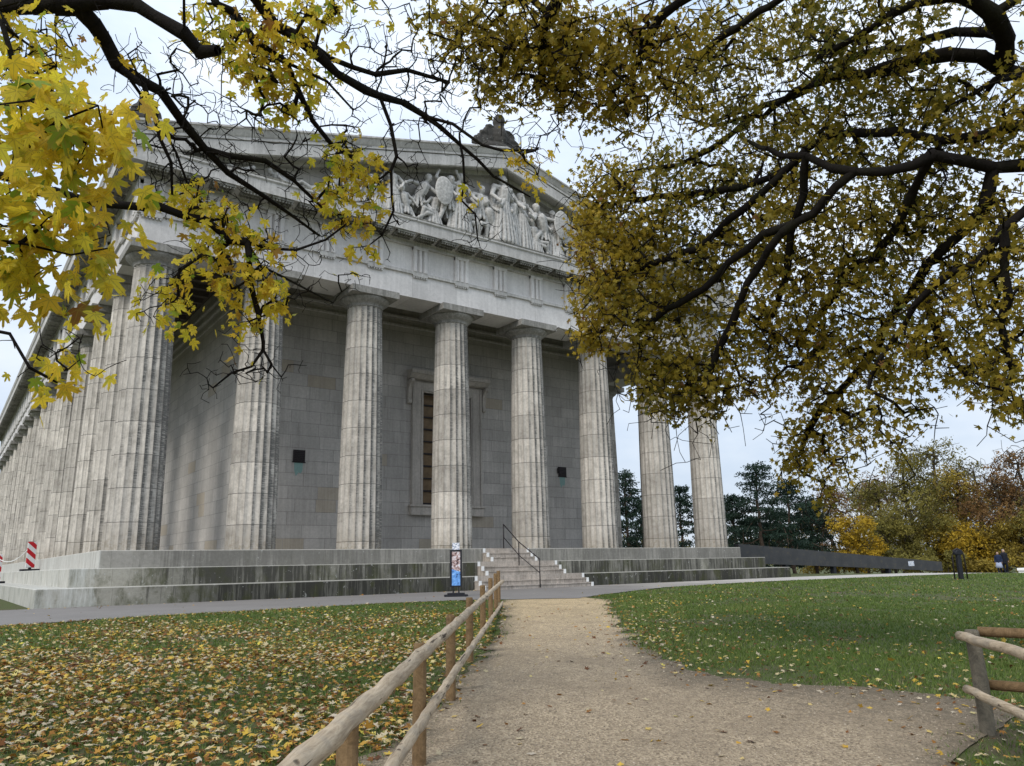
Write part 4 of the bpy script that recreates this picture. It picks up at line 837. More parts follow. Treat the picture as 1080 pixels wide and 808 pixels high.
R4 = sub(R3, 1042, 30, 11, [(1008, 34, 11.2), (975, 43, 11.4), (934, 53, 11.8), (906, 57, 12.1), (869, 76, 12.6), (848, 94, 12.9), (803, 112, 13.3), (758, 127, 13.6), (734, 141, 13.9)], .055, .015)
R5 = sub(R1, 1150, 185, 11, [(1080, 133, 10.8), (1032, 145, 10.6), (991, 147, 10.6), (950, 141, 10.7), (901, 139, 10.9), (873, 143, 11.1), (852, 157, 11.3), (832, 176, 11.5), (795, 194, 11.8), (767, 200, 12.1), (722, 208, 12.5), (679, 210, 12.9), (640, 218, 13.2)], .075, .012)
R6 = sub(R1, 905, 182, 9.9, [(881, 198, 9.9), (856, 225, 10.0), (836, 237, 10.1), (803, 249, 10.3), (771, 278, 10.6), (742, 302, 10.9), (701, 327, 11.2), (668, 345, 11.4)], .055, .014)
R7 = sub(R1, 1057, 177, 10.4, [(1040, 216, 10.4), (1020, 241, 10.5), (995, 265, 10.6), (967, 298, 10.8), (946, 327, 11.0), (925, 365, 11.3), (895, 400, 11.6), (868, 430, 11.8), (845, 470, 12.0)], .075, .012)
R8 = sub(R1, 991, 168, 10, [(963, 200, 10.3), (942, 245, 10.5), (918, 270, 10.7), (893, 286, 11), (881, 310, 11.2), (869, 330, 11.4), (840, 360, 11.6)], .05, .012)
R9 = sub(R1, 1120, 182, 10.8, [(1080, 222, 10), (1057, 245, 9.9), (1032, 278, 9.9), (1003, 288, 10), (967, 323, 10.2), (940, 360, 10.4), (915, 410, 10.6)], .06, .012)
R10 = sub(R1, 850, 168, 10.2, [(846, 204, 10.3), (836, 245, 10.5), (832, 265, 10.6), (828, 294, 10.7), (815, 335, 10.9)], .035, .008)
R11 = sub(R2, 1075, 78, 11.5, [(1048, 86, 11), (1020, 102, 10.9), (995, 118, 10.8), (971, 139, 10.8)], .04, .02)
R12 = sub(R7, 967, 298, 10.8, [(985, 340, 10.7), (1005, 380, 10.7), (1035, 415, 10.8)], .025, .008)
R13 = sub(R3, 1024, -2, 10.6, [(967, 4, 10.6), (926, 25, 10.8), (901, 41, 10.9), (865, 60, 11.1), (840, 85, 11.3)], .035, .01)
R14 = sub(R3, 985, -30, 10.3, [(900, -60, 10), (800, -45, 9.8), (718, 0, 9.8), (698, 17, 9.8), (683, 40, 9.9), (668, 75, 10), (660, 120, 10.1)], .05, .008)
R15 = sub(R14, 800, -45, 9.8, [(700, -40, 9.6), (600, -20, 9.5), (575, 10, 9.5), (569, 50, 9.6), (572, 90, 9.7)], .035, .008)
R16 = sub(R3, 930, -70, 10, [(860, -30, 11), (800, 15, 11.6), (765, 40, 12), (735, 60, 12.3)], .04, .01)
R17 = sub(R4, 803, 112, 13.3, [(760, 150, 13.2), (720, 170, 13), (670, 180, 12.8)], .022, .008)
R18 = sub(R5, 852, 157, 11.3, [(815, 195, 11.2), (770, 230, 11.3), (735, 262, 11.5), (700, 275, 11.7), (660, 285, 11.9)], .032, .010)
R19 = sub(R6, 836, 237, 10.1, [(800, 280, 10.3), (780, 320, 10.5), (762, 365, 10.7), (745, 400, 10.9)], .025, .007)
R20 = sub(R9, 1057, 245, 9.9, [(1062, 290, 9.9), (1056, 340, 10), (1066, 390, 10.1)], .025, .008)
RB = [ (470, 15, 9.6, 35, 28, 14), (505, 30, 9.6, 38, 38, 26), (515, 70, 9.7, 22, 40, 14), (560, 30, 9.7, 45, 45, 44), (600, 50, 9.8, 45, 50, 46), (590, 95, 9.8, 30, 40, 26), (545, 75, 9.7, 30, 40, 26),
 (645, 60, 10, 45, 60, 56), (650, 115, 10.1, 35, 32, 24), (700, 40, 10.2, 45, 50, 44), (720, 90, 12, 40, 45, 36), (765, 40, 12.5, 40, 45, 36), (810, 45, 12.5, 40, 40, 30), (860, 30, 11.5, 45, 35, 34), (900, 60, 11.5, 50, 35, 34), (950, 25, 11, 45, 30, 26), (985, 90, 11.2, 40, 30, 20), (940, 105, 11.2, 45, 30, 24), (880, 115, 11.5, 50, 30, 28), (820, 120, 12.5, 50, 30, 30), (760, 110, 13, 45, 40, 34),
 (640, 195, 12.8, 40, 32, 52), (622, 235, 12.6, 26, 36, 36), (655, 260, 12.3, 50, 45, 80), (632, 315, 12.0, 30, 40, 52), (625, 352, 11.8, 18, 20, 20), (680, 335, 11.6, 46, 48, 76), (692, 395, 11.4, 32, 38, 46), (715, 425, 11.3, 20, 18, 18), (738, 385, 11.2, 46, 44, 60), (752, 425, 11.2, 22, 18, 14), (725, 300, 11.6, 46, 46, 60), (700, 230, 12.4, 50, 40, 60), (700, 175, 13, 42, 28, 36),
 (760, 190, 12.8, 48, 38, 46), (765, 250, 11.8, 48, 42, 56), (810, 165, 12.3, 48, 34, 36), (835, 215, 11.2, 48, 40, 40), (890, 160, 11.2, 46, 34, 30), (905, 220, 10.8, 50, 38, 36), (955, 165, 11, 46, 34, 26), (960, 225, 10.8, 46, 38, 30), (820, 285, 11, 46, 44, 48), (880, 285, 11.1, 46, 40, 38), (940, 275, 11, 46, 40, 34), (1000, 130, 11, 42, 34, 24), (1005, 210, 10.8, 42, 40, 26), (1050, 140, 10.8, 34, 40, 22), (1060, 245, 10.3, 36, 46, 28), (1010, 300, 10.5, 44, 42, 36), (960, 345, 10.8, 46, 40, 34), (895, 360, 11.2, 46, 40, 42), (840, 350, 11.3, 46, 38, 42), (790, 345, 11, 40, 42, 40), (800, 390, 11.2, 30, 26, 16), (1050, 335, 10.2, 40, 42, 34), (1062, 395, 10.3, 28, 32, 20), (1005, 375, 10.7, 44, 32, 24), (940, 395, 10.9, 40, 30, 20),
 (850, 405, 11.6, 34, 26, 20), (885, 435, 11.8, 36, 26, 20), (850, 460, 11.9, 26, 26, 20), (838, 490, 12, 18, 20, 14), (880, 490, 12, 20, 24, 14), (868, 515, 12, 12, 14, 6), (915, 450, 11.4, 26, 26, 12), (945, 475, 11.2, 14, 16, 5), (965, 430, 11, 30, 22, 6), (1072, 432, 10.3, 12, 18, 5),
 (1130, 100, 11, 60, 120, 40), (1140, 300, 10.5, 60, 110, 40), (1000, -60, 10.5, 120, 50, 60), (800, -60, 10, 140, 50, 60), (600, -50, 9.6, 90, 40, 30), (1250, 0, 13, 150, 200, 80)]
RB = [(x, y, d, rx, ry, int(n*1.4)) for (x, y, d, rx, ry, n) in RB]
tips = blob_tips(RB); ends = sk.grow(tips, step=.25, wob=.035, droop=-.03)
for c in []: pass
def toneR(P):
    n = len(P); d = (P-CAM)@fw; sx = 540+FPX*((P-CAM)@rt)/d; big = np.sin(P[:, 0]*1.3+P[:, 2]*.9)*.10+np.sin(P[:, 1]*2.1)*.06
    warm = .17*np.clip((760-sx)/160, 0, 1)*np.clip((P[:, 2]-4)*0+1, 0, 1)
    return np.clip(.44+big+warm+rng.normal(0, .15, n), 0, .97)+(rng.random(n) < .015)*.1
o, nR = foliage(ends, sk, 13.5, .115, toneR, .062, 'crown', False, TRR, M['leafR'], .5)
bare = []      # leafless twiglets
for _ in range(6500):
    k = rng.integers(len(trunk), len(sk.p)); bare.append(sk.p[k]+rng.normal(0, .28, 3)-np.array([0, 0, .12]))
sk.grow(np.array(bare), step=.14, wob=.02)
o2 = mesh_obj('trunk', sk.mesh('trunk', .005, .5, .05), M['bark'], TRR)
for q in (o, o2): q.matrix_parent_inverse = Matrix.Translation(-Vector((tr.x, tr.y, zt0)))
# sunlit crown tops above the view are part of the same tree
# --- left-hand maple
tl = Vector((-8.6, -21.6)); zt0 = gz(tl.x, tl.y)
TRL = empty('maple_tree', (tl.x, tl.y, zt0)); tag(TRL, 'maple with bright yellow leaves and bare black twigs at the upper left', 'tree')
sk = Skel()
trunk = sk.limb([(tl.x, tl.y, zt0-.2), (tl.x, tl.y, zt0+1.5), (tl.x+.1, tl.y-.1, zt0+3.2), (tl.x+.1, tl.y-.2, zt0+5.), (tl.x-.1, tl.y-.1, zt0+7.5), (tl.x-.2, tl.y, zt0+10)], .34, .14, par=None)
L1 = from_trunk(4.6, [(-60, 15, 7.6), (0, 12, 7.3), (60, 4, 7.1), (110, 1, 7.0), (140, 3, 6.9), (160, 13, 6.8), (190, 33, 6.7), (207, 49, 6.7), (228, 52, 6.6)], .10, .045)
L2 = sub(L1, 60, 4, 7.1, [(82, 12, 7.1), (97, 26, 7.1), (111, 45, 7.2), (128, 67, 7.2), (147, 82, 7.3), (167, 98, 7.4), (193, 126, 7.5), (215, 156, 7.6), (241, 182, 7.7), (275, 208, 7.9), (305, 227, 8.0), (334, 245, 8.1)], .075, .012)
L3 = sub(L2, 128, 67, 7.2, [(150, 92, 7.0), (158, 120, 7.0), (168, 150, 7.0), (176, 180, 7.0), (184, 205, 7.1)], .026, .010)
L4 = sub(L2, 111, 45, 7.2, [(135, 78, 7.6), (155, 100, 7.9), (187, 165, 8.2), (205, 200, 8.3), (213, 220, 8.4)], .02, .007)
L5 = from_trunk(6.0, [(60, -90, 8.2), (150, -70, 8), (210, -25, 7.8), (230, 0, 7.7), (249, 15, 7.7), (268, 41, 7.6), (300, 66, 7.6), (345, 90, 7.7), (372, 112, 7.8)], .08, .010)
L6 = sub(L5, 150, -70, 8, [(230, -45, 7.9), (267, 0, 7.8), (290, 22, 7.8), (312, 41, 7.8), (334, 61, 7.8), (357, 76, 7.9), (386, 93, 8), (400, 101, 8), (423, 111, 8.1), (449, 122, 8.2), (463, 135, 8.2), (486, 152, 8.3), (508, 167, 8.3), (523, 184, 8.4), (538, 198, 8.4), (560, 211, 8.5)], .065, .009)
L7 = sub(L6, 449, 122, 8.2, [(478, 132, 8.1), (508, 148, 8.0), (530, 156, 8), (560, 158, 8), (572, 142, 8), (590, 135, 8)], .018, .005)
L8 = from_trunk(3.6, [(-60, 175, 6.9), (30, 200, 6.9), (100, 213, 7.0), (145, 215, 7.0), (163, 219, 7.0), (193, 225, 7.1), (219, 232, 7.1), (241, 249, 7.1), (256, 256, 7.1), (282, 264, 7.2), (316, 262, 7.2), (345, 254, 7.3), (365, 240, 7.3)], .055, .009)
L9 = sub(L8, 256, 256, 7.1, [(262, 271, 7), (271, 297, 7), (273, 334, 7), (277, 360, 7), (279, 373, 7.0), (265, 383, 7), (245, 393, 7), (225, 411, 7)], .024, .004)
L10 = sub(L9, 279, 373, 7, [(288, 385, 7), (293, 398, 7)], .01, .004)
L11 = sub(L8, 256, 258, 7.1, [(275, 280, 7.2), (300, 295, 7.3), (330, 307, 7.4), (350, 318, 7.5)], .016, .006)
L12 = sub(L6, 400, 101, 8, [(408, 130, 7.9), (415, 160, 7.8), (417, 182, 7.8), (415, 208, 7.8), (419, 223, 7.8), (404, 248, 7.8), (410, 264, 7.8)], .014, .005)
L13 = sub(L6, 486, 152, 8.3, [(490, 170, 8.2), (491, 190, 8.2), (486, 211, 8.2), (504, 230, 8.2), (508, 248, 8.2), (505, 262, 8.2)], .013, .004)
L14 = from_trunk(5.0, [(-30, 10, 6.4), (0, 30, 6.2), (12, 55, 6.1), (25, 90, 6.0), (28, 130, 6.)], .04, .012)
L15 = from_trunk(3.2, [(-80, 150, 5.0), (-20, 160, 4.2), (40, 155, 3.9), (75, 125, 3.8), (100, 110, 3.8)], .035, .004)
L16 = from_trunk(3.0, [(-90, 260, 5.0), (-20, 255, 4.2), (30, 258, 3.8), (70, 272, 3.7), (110, 258, 3.7)], .03, .004)
L17 = from_trunk(2.7, [(-100, 330, 5.4), (-30, 340, 5), (15, 350, 5.), (35, 385, 5.), (55, 405, 5.1)], .02, .004)
L18 = sub(L6, 312, 41, 7.8, [(350, 60, 8.3), (395, 78, 8.5), (430, 75, 8.6), (470, 80, 8.7)], .018, .006)
L19 = sub(L5, 300, 66, 7.6, [(315, 95, 7.7), (330, 125, 7.8), (350, 150, 7.9), (375, 170, 8)], .014, .005)
L20 = sub(L2, 215, 156, 7.6, [(240, 165, 7.6), (275, 170, 7.7), (310, 190, 7.8), (330, 215, 7.9), (350, 228, 8)], .014, .005)
LBfar = [(18, 30, 6.6, 30, 30, 20), (60, 45, 6.8, 26, 26, 12), (30, 80, 6, 30, 30, 18), (218, 10, 7.8, 22, 16, 10), (250, 32, 7.6, 26, 26, 24), (290, 25, 7.7, 32, 28, 30), (262, 68, 7.6, 28, 26, 28), (300, 65, 7.6, 30, 30, 34), (300, 110, 7.7, 18, 22, 14), (340, 20, 7.8, 30, 25, 22), (365, 10, 8, 20, 14, 8), (400, 8, 8.2, 12, 8, 5), (325, 85, 7.7, 22, 22, 14),
 (362, 160, 7.9, 20, 26, 22), (375, 195, 7.9, 20, 26, 24), (350, 200, 7.9, 16, 24, 14), (372, 235, 7.8, 18, 20, 16), (378, 262, 7.8, 14, 10, 8), (400, 190, 7.9, 14, 24, 10),
 (205, 215, 7.2, 20, 18, 14), (245, 235, 7.2, 26, 22, 20), (225, 262, 7.1, 26, 22, 22), (270, 250, 7.1, 22, 20, 14), (240, 300, 7.0, 24, 16, 16), (278, 300, 7.0, 20, 26, 22), (255, 330, 7.0, 18, 16, 8), (290, 325, 7.0, 16, 20, 10), (185, 290, 7.0, 24, 18, 14), (165, 318, 6.9, 24, 14, 12), (190, 325, 6.9, 12, 12, 6), (262, 370, 7, 8, 10, 3),
 (210, 195, 7.4, 20, 10, 5), (60, 395, 5.1, 12, 12, 4), (75, 370, 5.2, 16, 10, 5), (500, 200, 8.3, 8, 6, 1), (535, 165, 8, 26, 10, 7), (560, 185, 8.1, 16, 14, 5), (495, 208, 8.2, 8, 6, 2), (345, 90, 7.9, 20, 15, 5), (150, 60, 7.2, 60, 40, 5)]
LBnear = [(12, 105, 4.0, 30, 24, 7), (62, 108, 3.9, 28, 20, 6), (112, 122, 3.9, 22, 15, 5), (146, 112, 4, 10, 10, 2), (15, 165, 4.0, 28, 24, 8), (75, 165, 3.9, 28, 20, 6), (125, 165, 3.9, 16, 12, 2), (15, 225, 4.0, 28, 24, 8), (65, 228, 3.8, 24, 20, 6), (108, 238, 3.9, 16, 13, 3), (8, 285, 3.9, 24, 18, 6), (50, 285, 3.8, 20, 14, 4), (90, 262, 3.8, 14, 10, 2), (90, 145, 3.9, 24, 14, 3), (22, 318, 3.9, 16, 10, 2), (-60, 190, 4, 50, 100, 22)]
e1 = sk.grow(blob_tips([(a, b, c, d, e, max(1, int(f*.75))) for a, b, c, d, e, f in LBfar]), step=.16, wob=.02)
e2 = sk.grow(blob_tips(LBnear), step=.16, wob=.012)
off = [(-200, -120, 8, 220, 120, 60), (200, -130, 9, 260, 80, 60), (-250, 150, 8, 150, 150, 60)]
e3 = sk.grow(blob_tips(off), step=.3, wob=.04)
def toneL(P): n = len(P); return np.clip(.55+.12*np.sin(P[:, 0]*5)+rng.normal(0, .16, n), 0, .95)*(rng.random(n) > .07)+(rng.random(n) < .02)*.05
oA, n1 = foliage(e1+e3, sk, 4.6, .09, toneL, .074, 'leaves', True, TRL, M['leafL'], .9)
oB, n2 = foliage(e2, sk, 6.2, .085, toneL, .078, 'hanging_leaves', True, TRL, M['leafL'], .9)
vis = [i for i in range(len(trunk), len(sk.p)) if 5.5 < np.linalg.norm(sk.p[i]-CAM) < 9.2]
TB = [(180, 70, 7.4, 60, 50, 60), (220, 130, 7.6, 60, 50, 90), (180, 170, 7.4, 40, 40, 70), (250, 190, 7.8, 50, 40, 60), (300, 160, 7.9, 60, 50, 60), (330, 230, 8, 40, 30, 30), (300, 290, 7.2, 40, 30, 30), (270, 390, 7, 40, 20, 16), (245, 400, 7, 30, 14, 10), (410, 60, 8.4, 50, 50, 80), (460, 110, 8.4, 50, 40, 70), (440, 160, 8.2, 50, 40, 40), (410, 240, 7.8, 20, 30, 20), (500, 245, 8.2, 20, 25, 16), (560, 150, 8, 40, 30, 24), (480, 60, 8.6, 50, 40, 50), (340, 120, 8, 60, 50, 60), (60, 380, 5, 30, 30, 14), (20, 100, 6, 30, 50, 20), (380, 300, 7.4, 30, 20, 10)]
TB = [(a, b, c, d, e, int(f*.6)) for a, b, c, d, e, f in TB]; eb = sk.grow(blob_tips(TB), step=.06, wob=.006, sa=.10)
for rnd_, (nn, sp_) in enumerate(((1500, .11), (3000, .05))):
    base_ = [vis[rng.integers(len(vis))] for _ in range(nn//2)]+[eb[rng.integers(len(eb))] for _ in range(nn//2)]
    eb = eb+sk.grow(np.array([sk.p[k]+rng.normal(0, sp_, 3) for k in base_]), step=.04, wob=.004, sa=.08)
o2 = mesh_obj('trunk', sk.mesh('trunk', .0027, .44, .035), M['bark'], TRL)
for q in (oA, oB, o2): q.matrix_parent_inverse = Matrix.Translation(-Vector((tl.x, tl.y, zt0)))
print('leaves', nR, n1, n2)

# --- far trees
def far_crown(name, centers, n, size, tone, mat, parent):
    P = []; T_ = []
    for (c, r) in centers:
        k = max(6, int(n*(r[0]*r[1]+r[0]*r[2])/sum(q[1][0]*q[1][1]+q[1][0]*q[1][2] for q in centers)))
        g = rng.normal(0, 1, (k, 3)); g /= np.linalg.norm(g, axis=1)[:, None]; g *= (rng.random(k)**.45)[:, None]
        P.append(np.array(c)+g*np.array(r)); T_.append(np.full(k, rng.normal(0, .10))+rng.normal(0, .10, k))
    P = np.vstack(P); T_ = np.clip(tone+np.concatenate(T_), .01, .99); k = len(P)
    # tufts of five small ragged faces
    a = rng.normal(0, 1, (k, 5, 3)); a /= np.linalg.norm(a, axis=2)[..., None]; ctr = P[:, None]+rng.normal(0, size*.7, (k, 5, 3))
    b = rng.normal(0, 1, (k, 5, 3)); b -= (a*b).sum(2)[..., None]*a; b /= np.linalg.norm(b, axis=2)[..., None]; s_ = size*rng.uniform(.4, 1, (k, 5, 1))
    V = np.stack([ctr-a*s_, ctr+b*s_*.6, ctr+a*s_, ctr-b*s_*.5], 2).reshape(-1, 3); F = np.arange(len(V)).reshape(-1, 4)
    return mesh_obj(name, fast_mesh(name, V, F, {'tone': np.repeat(T_, 20)}), mat, parent)
def fcmat(name, st_): return leafmat(name, st_, .3, .7)
M['f_yel'] = fcmat('far_yellow_leaves', [(0, (.20, .15, .02)), (.5, (.50, .33, .03)), (1, (.66, .46, .05))])
M['f_oli'] = fcmat('far_olive_leaves', [(0, (.06, .06, .015)), (.5, (.20, .175, .04)), (1, (.36, .30, .07))])
M['f_bro'] = fcmat('far_rust_leaves', [(0, (.08, .045, .02)), (.5, (.22, .125, .05)), (1, (.40, .24, .08))])
M['f_gold'] = fcmat('far_golden_leaves', [(0, (.10, .075, .015)), (.5, (.28, .205, .035)), (1, (.50, .37, .06))])
M['f_pin'] = fcmat('pine_needles', [(0, (.010, .022, .016)), (.5, (.022, .045, .030)), (1, (.045, .075, .045))])
def broad(px, d, topy, wpx, mat, label, n=1500, bare=0.0, base_z=None, lean=0, group='trees beyond the lawn', low=.15):
    g = at(px, 600, d); z0 = gz(g[0], g[1]) if base_z is None else base_z; top = at(px, topy, d)[2]; Ht = top-z0; Wd = wpx*d/FPX
    r_ = empty('broadleaf_tree', (g[0], g[1], z0)); tag(r_, label, 'tree', group)
    s2 = Skel(); s2.limb([(0, 0, -.3), (rng.normal(0, .2)+lean*.2, rng.normal(0, .2), Ht*.3), (lean*.6+rng.normal(0, .4), rng.normal(0, .4), Ht*.6), (lean+rng.normal(0, .4), 0, Ht*.93)], Ht*.022+.05, .05, step=.7, wob=.06)
    cs = []; tips = []
    for k in range(22 if bare < .5 else 12):
        u = rng.uniform(low, .95); w_ = Wd*(.25+.85*math.sin(math.pi*min(1, u*.95+.06)))*.75; a = rng.uniform(0, 6.28); q = rng.random()**.5
        c = (w_*q*math.cos(a), w_*q*math.sin(a), Ht*u); rr = Wd*rng.uniform(.22, .42); cs.append((c, (rr, rr, rr*.75)))
        for _ in range(12): tips.append(np.array(c)+rng.normal(0, rr*.5, 3))
    if bare:
        for _ in range(int(420*bare)):
            a = rng.uniform(0, 6.28); u = rng.uniform(.45, 1.02); q = rng.random()**.5*Wd*(.9-.45*abs(u-.6)/.4); tips.append(np.array([q*math.cos(a), q*math.sin(a), Ht*u]))
    s2.grow(np.array(tips), step=.8, wob=.10, droop=.08)
    mesh_obj('trunk', s2.mesh('trunk', .017, .5, Ht*.016), M['bark2'], r_)
    far_crown('crown', cs, int(n*(1-.65*bare)),   .13*d/80, .5, mat, r_)
def pine(px, d, topy, wpx, label, n=900):
    g = at(px, 600, d); z0 = gz(g[0], g[1]); top = at(px, topy, d)[2]; Ht = top-z0; Wd = 1.2*wpx*d/FPX
    r_ = empty('pine_tree', (g[0], g[1], z0)); tag(r_, label, 'tree', 'dark pines beside the temple')
    s2 = Skel(); s2.limb([(0, 0, -.3), (.1, .1, Ht*.4), (-.1, 0, Ht*.75), (.1, 0, Ht*.98)], .22, .05, step=.6, wob=.05); cs = []; tips = []
    for k in range(30):
        u = .14+.84*(k/29); w_ = Wd*(1.05-u*.75)*(1 if u < .8 else .7); a = k*2.4+rng.uniform(-.4, .4); q = rng.uniform(.35, 1)
        c = (w_*q*math.cos(a), w_*q*math.sin(a), Ht*u-q*.2); cs.append((c, (Wd*rng.uniform(.22, .46), Wd*rng.uniform(.22, .46), Ht*rng.uniform(.02, .045)))); tips.append(np.array(c))
    cs.append(((0, 0, Ht*.97), (Wd*.3, Wd*.3, Ht*.04)))
    s2.grow(np.array(tips), step=.5, wob=.06, droop=.05); mesh_obj('trunk', s2.mesh('trunk', .03, .45, .1), M['barkpine'], r_)
    far_crown('crown', cs, int(n*2.1), .13*d/75, .5, M['f_pin'], r_)
for a in ((806, 72, 488, 34, 'tall pine with open layered crown right of the last column', 1100), (778, 74, 522, 30, 'shorter dark pine touching the last column', 900), (838, 76, 506, 34, 'dark pine in the middle of the pine group', 1000), (862, 80, 528, 30, 'low dark pine at the right end of the pine group', 900),
          (825, 84, 540, 30, 'small pine behind the pine group', 700), (722, 82, 513, 24, 'pine seen between the two rightmost columns', 800), (664, 80, 497, 26, 'pine seen through the gap beside the rear column', 900), (680, 88, 525, 24, 'lower pine behind the third column from the right', 600), (795, 88, 545, 30, 'small pine low behind the last column', 600)):
    pine(*a)
FT_ = [(905, 78, 541, 26, 'f_yel', 'bright yellow round maple above the dark parapet', 1300, 0), (932, 92, 515, 34, 'f_oli', 'olive tree behind the yellow maple', 1300, .2), (882, 96, 520, 30, 'f_bro', 'rusty brown tree behind the pines', 900, .35), (968, 84, 488, 38, 'f_oli', 'tall olive tree with bare upper twigs', 1500, .35), (1000, 95, 476, 40, 'f_oli', 'tallest thin crown with bare branching top', 1100, .6),
      (945, 82, 548, 32, 'f_oli', 'low dull olive bush tree at the parapet end', 1300, 0), (985, 86, 548, 34, 'f_gold', 'low golden green tree behind the bin stand', 1400, 0), (1025, 90, 500, 38, 'f_gold', 'golden brown tree with dark forked trunk', 1400, .2), (1020, 86, 556, 30, 'f_yel', 'small bright yellow tree left of the two people', 900, .1), (1060, 90, 500, 38, 'f_bro', 'rust brown tree behind the two people', 1500, .2),
      (1052, 88, 545, 30, 'f_gold', 'low golden tree directly behind the two people', 1200, 0), (1090, 92, 480, 40, 'f_bro', 'tall brown tree at the right edge', 1400, .45), (1085, 87, 545, 30, 'f_gold', 'low yellow brown tree at the right edge', 1100, 0), (1130, 86, 490, 44, 'f_oli', 'olive tree just past the right edge', 1000, .2), (860, 100, 545, 34, 'f_gold', 'small golden tree seen low between the pines', 700, .1),
      (955, 104, 505, 44, 'f_bro', 'far reddish brown tree in the back row', 1000, .4), (1040, 108, 492, 46, 'f_oli', 'far olive tree in the back row', 1000, .4), (915, 112, 520, 46, 'f_oli', 'far dull green tree in the back row left of the reddish one', 900, .2), (1000, 112, 520, 50, 'f_gold', 'far golden tree in the back row', 1000, .1), (1085, 112, 515, 50, 'f_oli', 'far olive tree in the back row at the right edge', 900, .1), (800, 110, 560, 60, 'f_oli', 'low olive tree far behind the pines', 700, 0), (690, 110, 560, 60, 'f_oli', 'low olive tree far behind the right columns', 700, 0)]
for (px, d, ty_, wp_, mt, lb, n, br) in FT_: broad(px, d, ty_-(8 if ty_ < 530 else 0), wp_*1.08, M[mt], lb, int(n*1.7), br, low=.08)
# low shrubs closing the foot of the wood
for i, (px, d, ty_, wp_, mt, lb) in enumerate(((1000, 79, 578, 16, 'f_oli', 'low olive shrub behind the bin stand'), (1037, 81, 584, 16, 'f_gold', 'low golden shrub left of the two people'), (970, 76, 582, 20, 'f_oli', 'low dull shrub beyond the parapet end'), (1075, 82, 580, 14, 'f_gold', 'low golden shrub right of the two people'), (890, 82, 575, 24, 'f_gold', 'golden shrub peeping over the parapet'))):
    g = at(px, 600, d); z0 = gz(g[0], g[1]); top = at(px, ty_, d)[2]; Hs = top-z0; r_ = empty('shrub', (g[0], g[1], z0)); tag(r_, lb, 'shrub', 'shrubs at the foot of the wood')
    s2 = Skel(); s2.limb([(0, 0, -.1), (.05, 0, Hs*.5), (0, 0, Hs*.85)], .05, .02, step=.3); W_ = wp_*d/FPX
    cs = [((rng.uniform(-W_, W_)*.7, rng.uniform(-W_, W_)*.7, Hs*rng.uniform(.2, .75)), (W_*.4, W_*.4, Hs*.25)) for _ in range(9)]
    s2.grow(np.array([c for c, r in cs]), step=.3, wob=.04); mesh_obj('stem', s2.mesh('stem', .012, .5, .04), M['bark2'], r_); far_crown('foliage', cs, 350, .15, .5, M[mt], r_)

# ------------------------------------------------------------------ grass, fallen leaves, pebbles
def scatter(n, dmin, dmax, az0, az1, power=.5):
    a = np.radians(rng.uniform(az0, az1, n)); d = np.sqrt(dmin**2+(dmax**2-dmin**2)*rng.random(n)) if power == 0 else dmin+(dmax-dmin)*rng.random(n)**power
    return CAM[0]+d*np.sin(a), CAM[1]+d*np.cos(a), d
_vg = rng.random((64, 64))
def vnoise(x, y, sc):
    r_ = np.zeros(x.shape); amp = 1; tot = 0
    for o_ in range(4):
        u = x/sc*2**o_+13.7*o_; v = y/sc*2**o_+7.1*o_; i = np.floor(u).astype(int); j = np.floor(v).astype(int); fu = u-i; fv = v-j; fu = fu*fu*(3-2*fu); fv = fv*fv*(3-2*fv); i %= 64; j %= 64; i1 = (i+1) % 64; j1 = (j+1) % 64
        r_ += amp*((_vg[i, j]*(1-fu)+_vg[i1, j]*fu)*(1-fv)+(_vg[i, j1]*(1-fu)+_vg[i1, j1]*fu)*fv); tot += amp; amp *= .6
    return r_/tot*2-1
def lawn_mask(x, y, margin=0.0): return (y < road_edge(x)-margin) & (in_path(x, y) < -margin)
# blades: three distance bands
VV = []; TT = []
for n, d0, d1, hb, wb in ((170000, 4.5, 13, .042, .006), (220000, 12.5, 26, .048, .011), (190000, 25, 54, .05, .022)):
    x, y, d = scatter(n, d0, d1, -8, 78, 0); k = lawn_mask(x, y, -.05); x, y = x[k], y[k]
    cl = np.clip(vnoise(x, y, 1.6)*1.8, -1, 1)
    wear = rng.random(len(x)) < np.where(cl < -.35, .4, 1.0)*np.where(in_path(x, y, .45) > 0, .35, 1.0); x, y, cl = x[wear], y[wear], cl[wear]; n = len(x)
    z = tz(x, y); a = rng.uniform(0, 6.28, n); h = hb*rng.uniform(.5, 1.3, n)*(1+.25*cl); w_ = wb*rng.uniform(.7, 1.3, n); lx, ly = rng.normal(0, .5, n)*h, rng.normal(0, .5, n)*h
    V = np.stack([np.stack([x-np.cos(a)*w_, y-np.sin(a)*w_, z-.003], 1), np.stack([x+np.cos(a)*w_, y+np.sin(a)*w_, z-.003], 1), np.stack([x+lx, y+ly, z+h], 1)], 1)
    VV.append(V.reshape(-1, 3)); TT.append(np.repeat(np.clip(.45+.16*cl+rng.normal(0, .2, n), 0, 1), 3))
V = np.vstack(VV); o = mesh_obj('grass', fast_mesh('grass', V, np.arange(len(V)).reshape(-1, 3), {'tone': np.concatenate(TT)}), M['grass']); tag(o, 'short green grass of the lawns on both sides of the path', 'grass', kind='stuff')
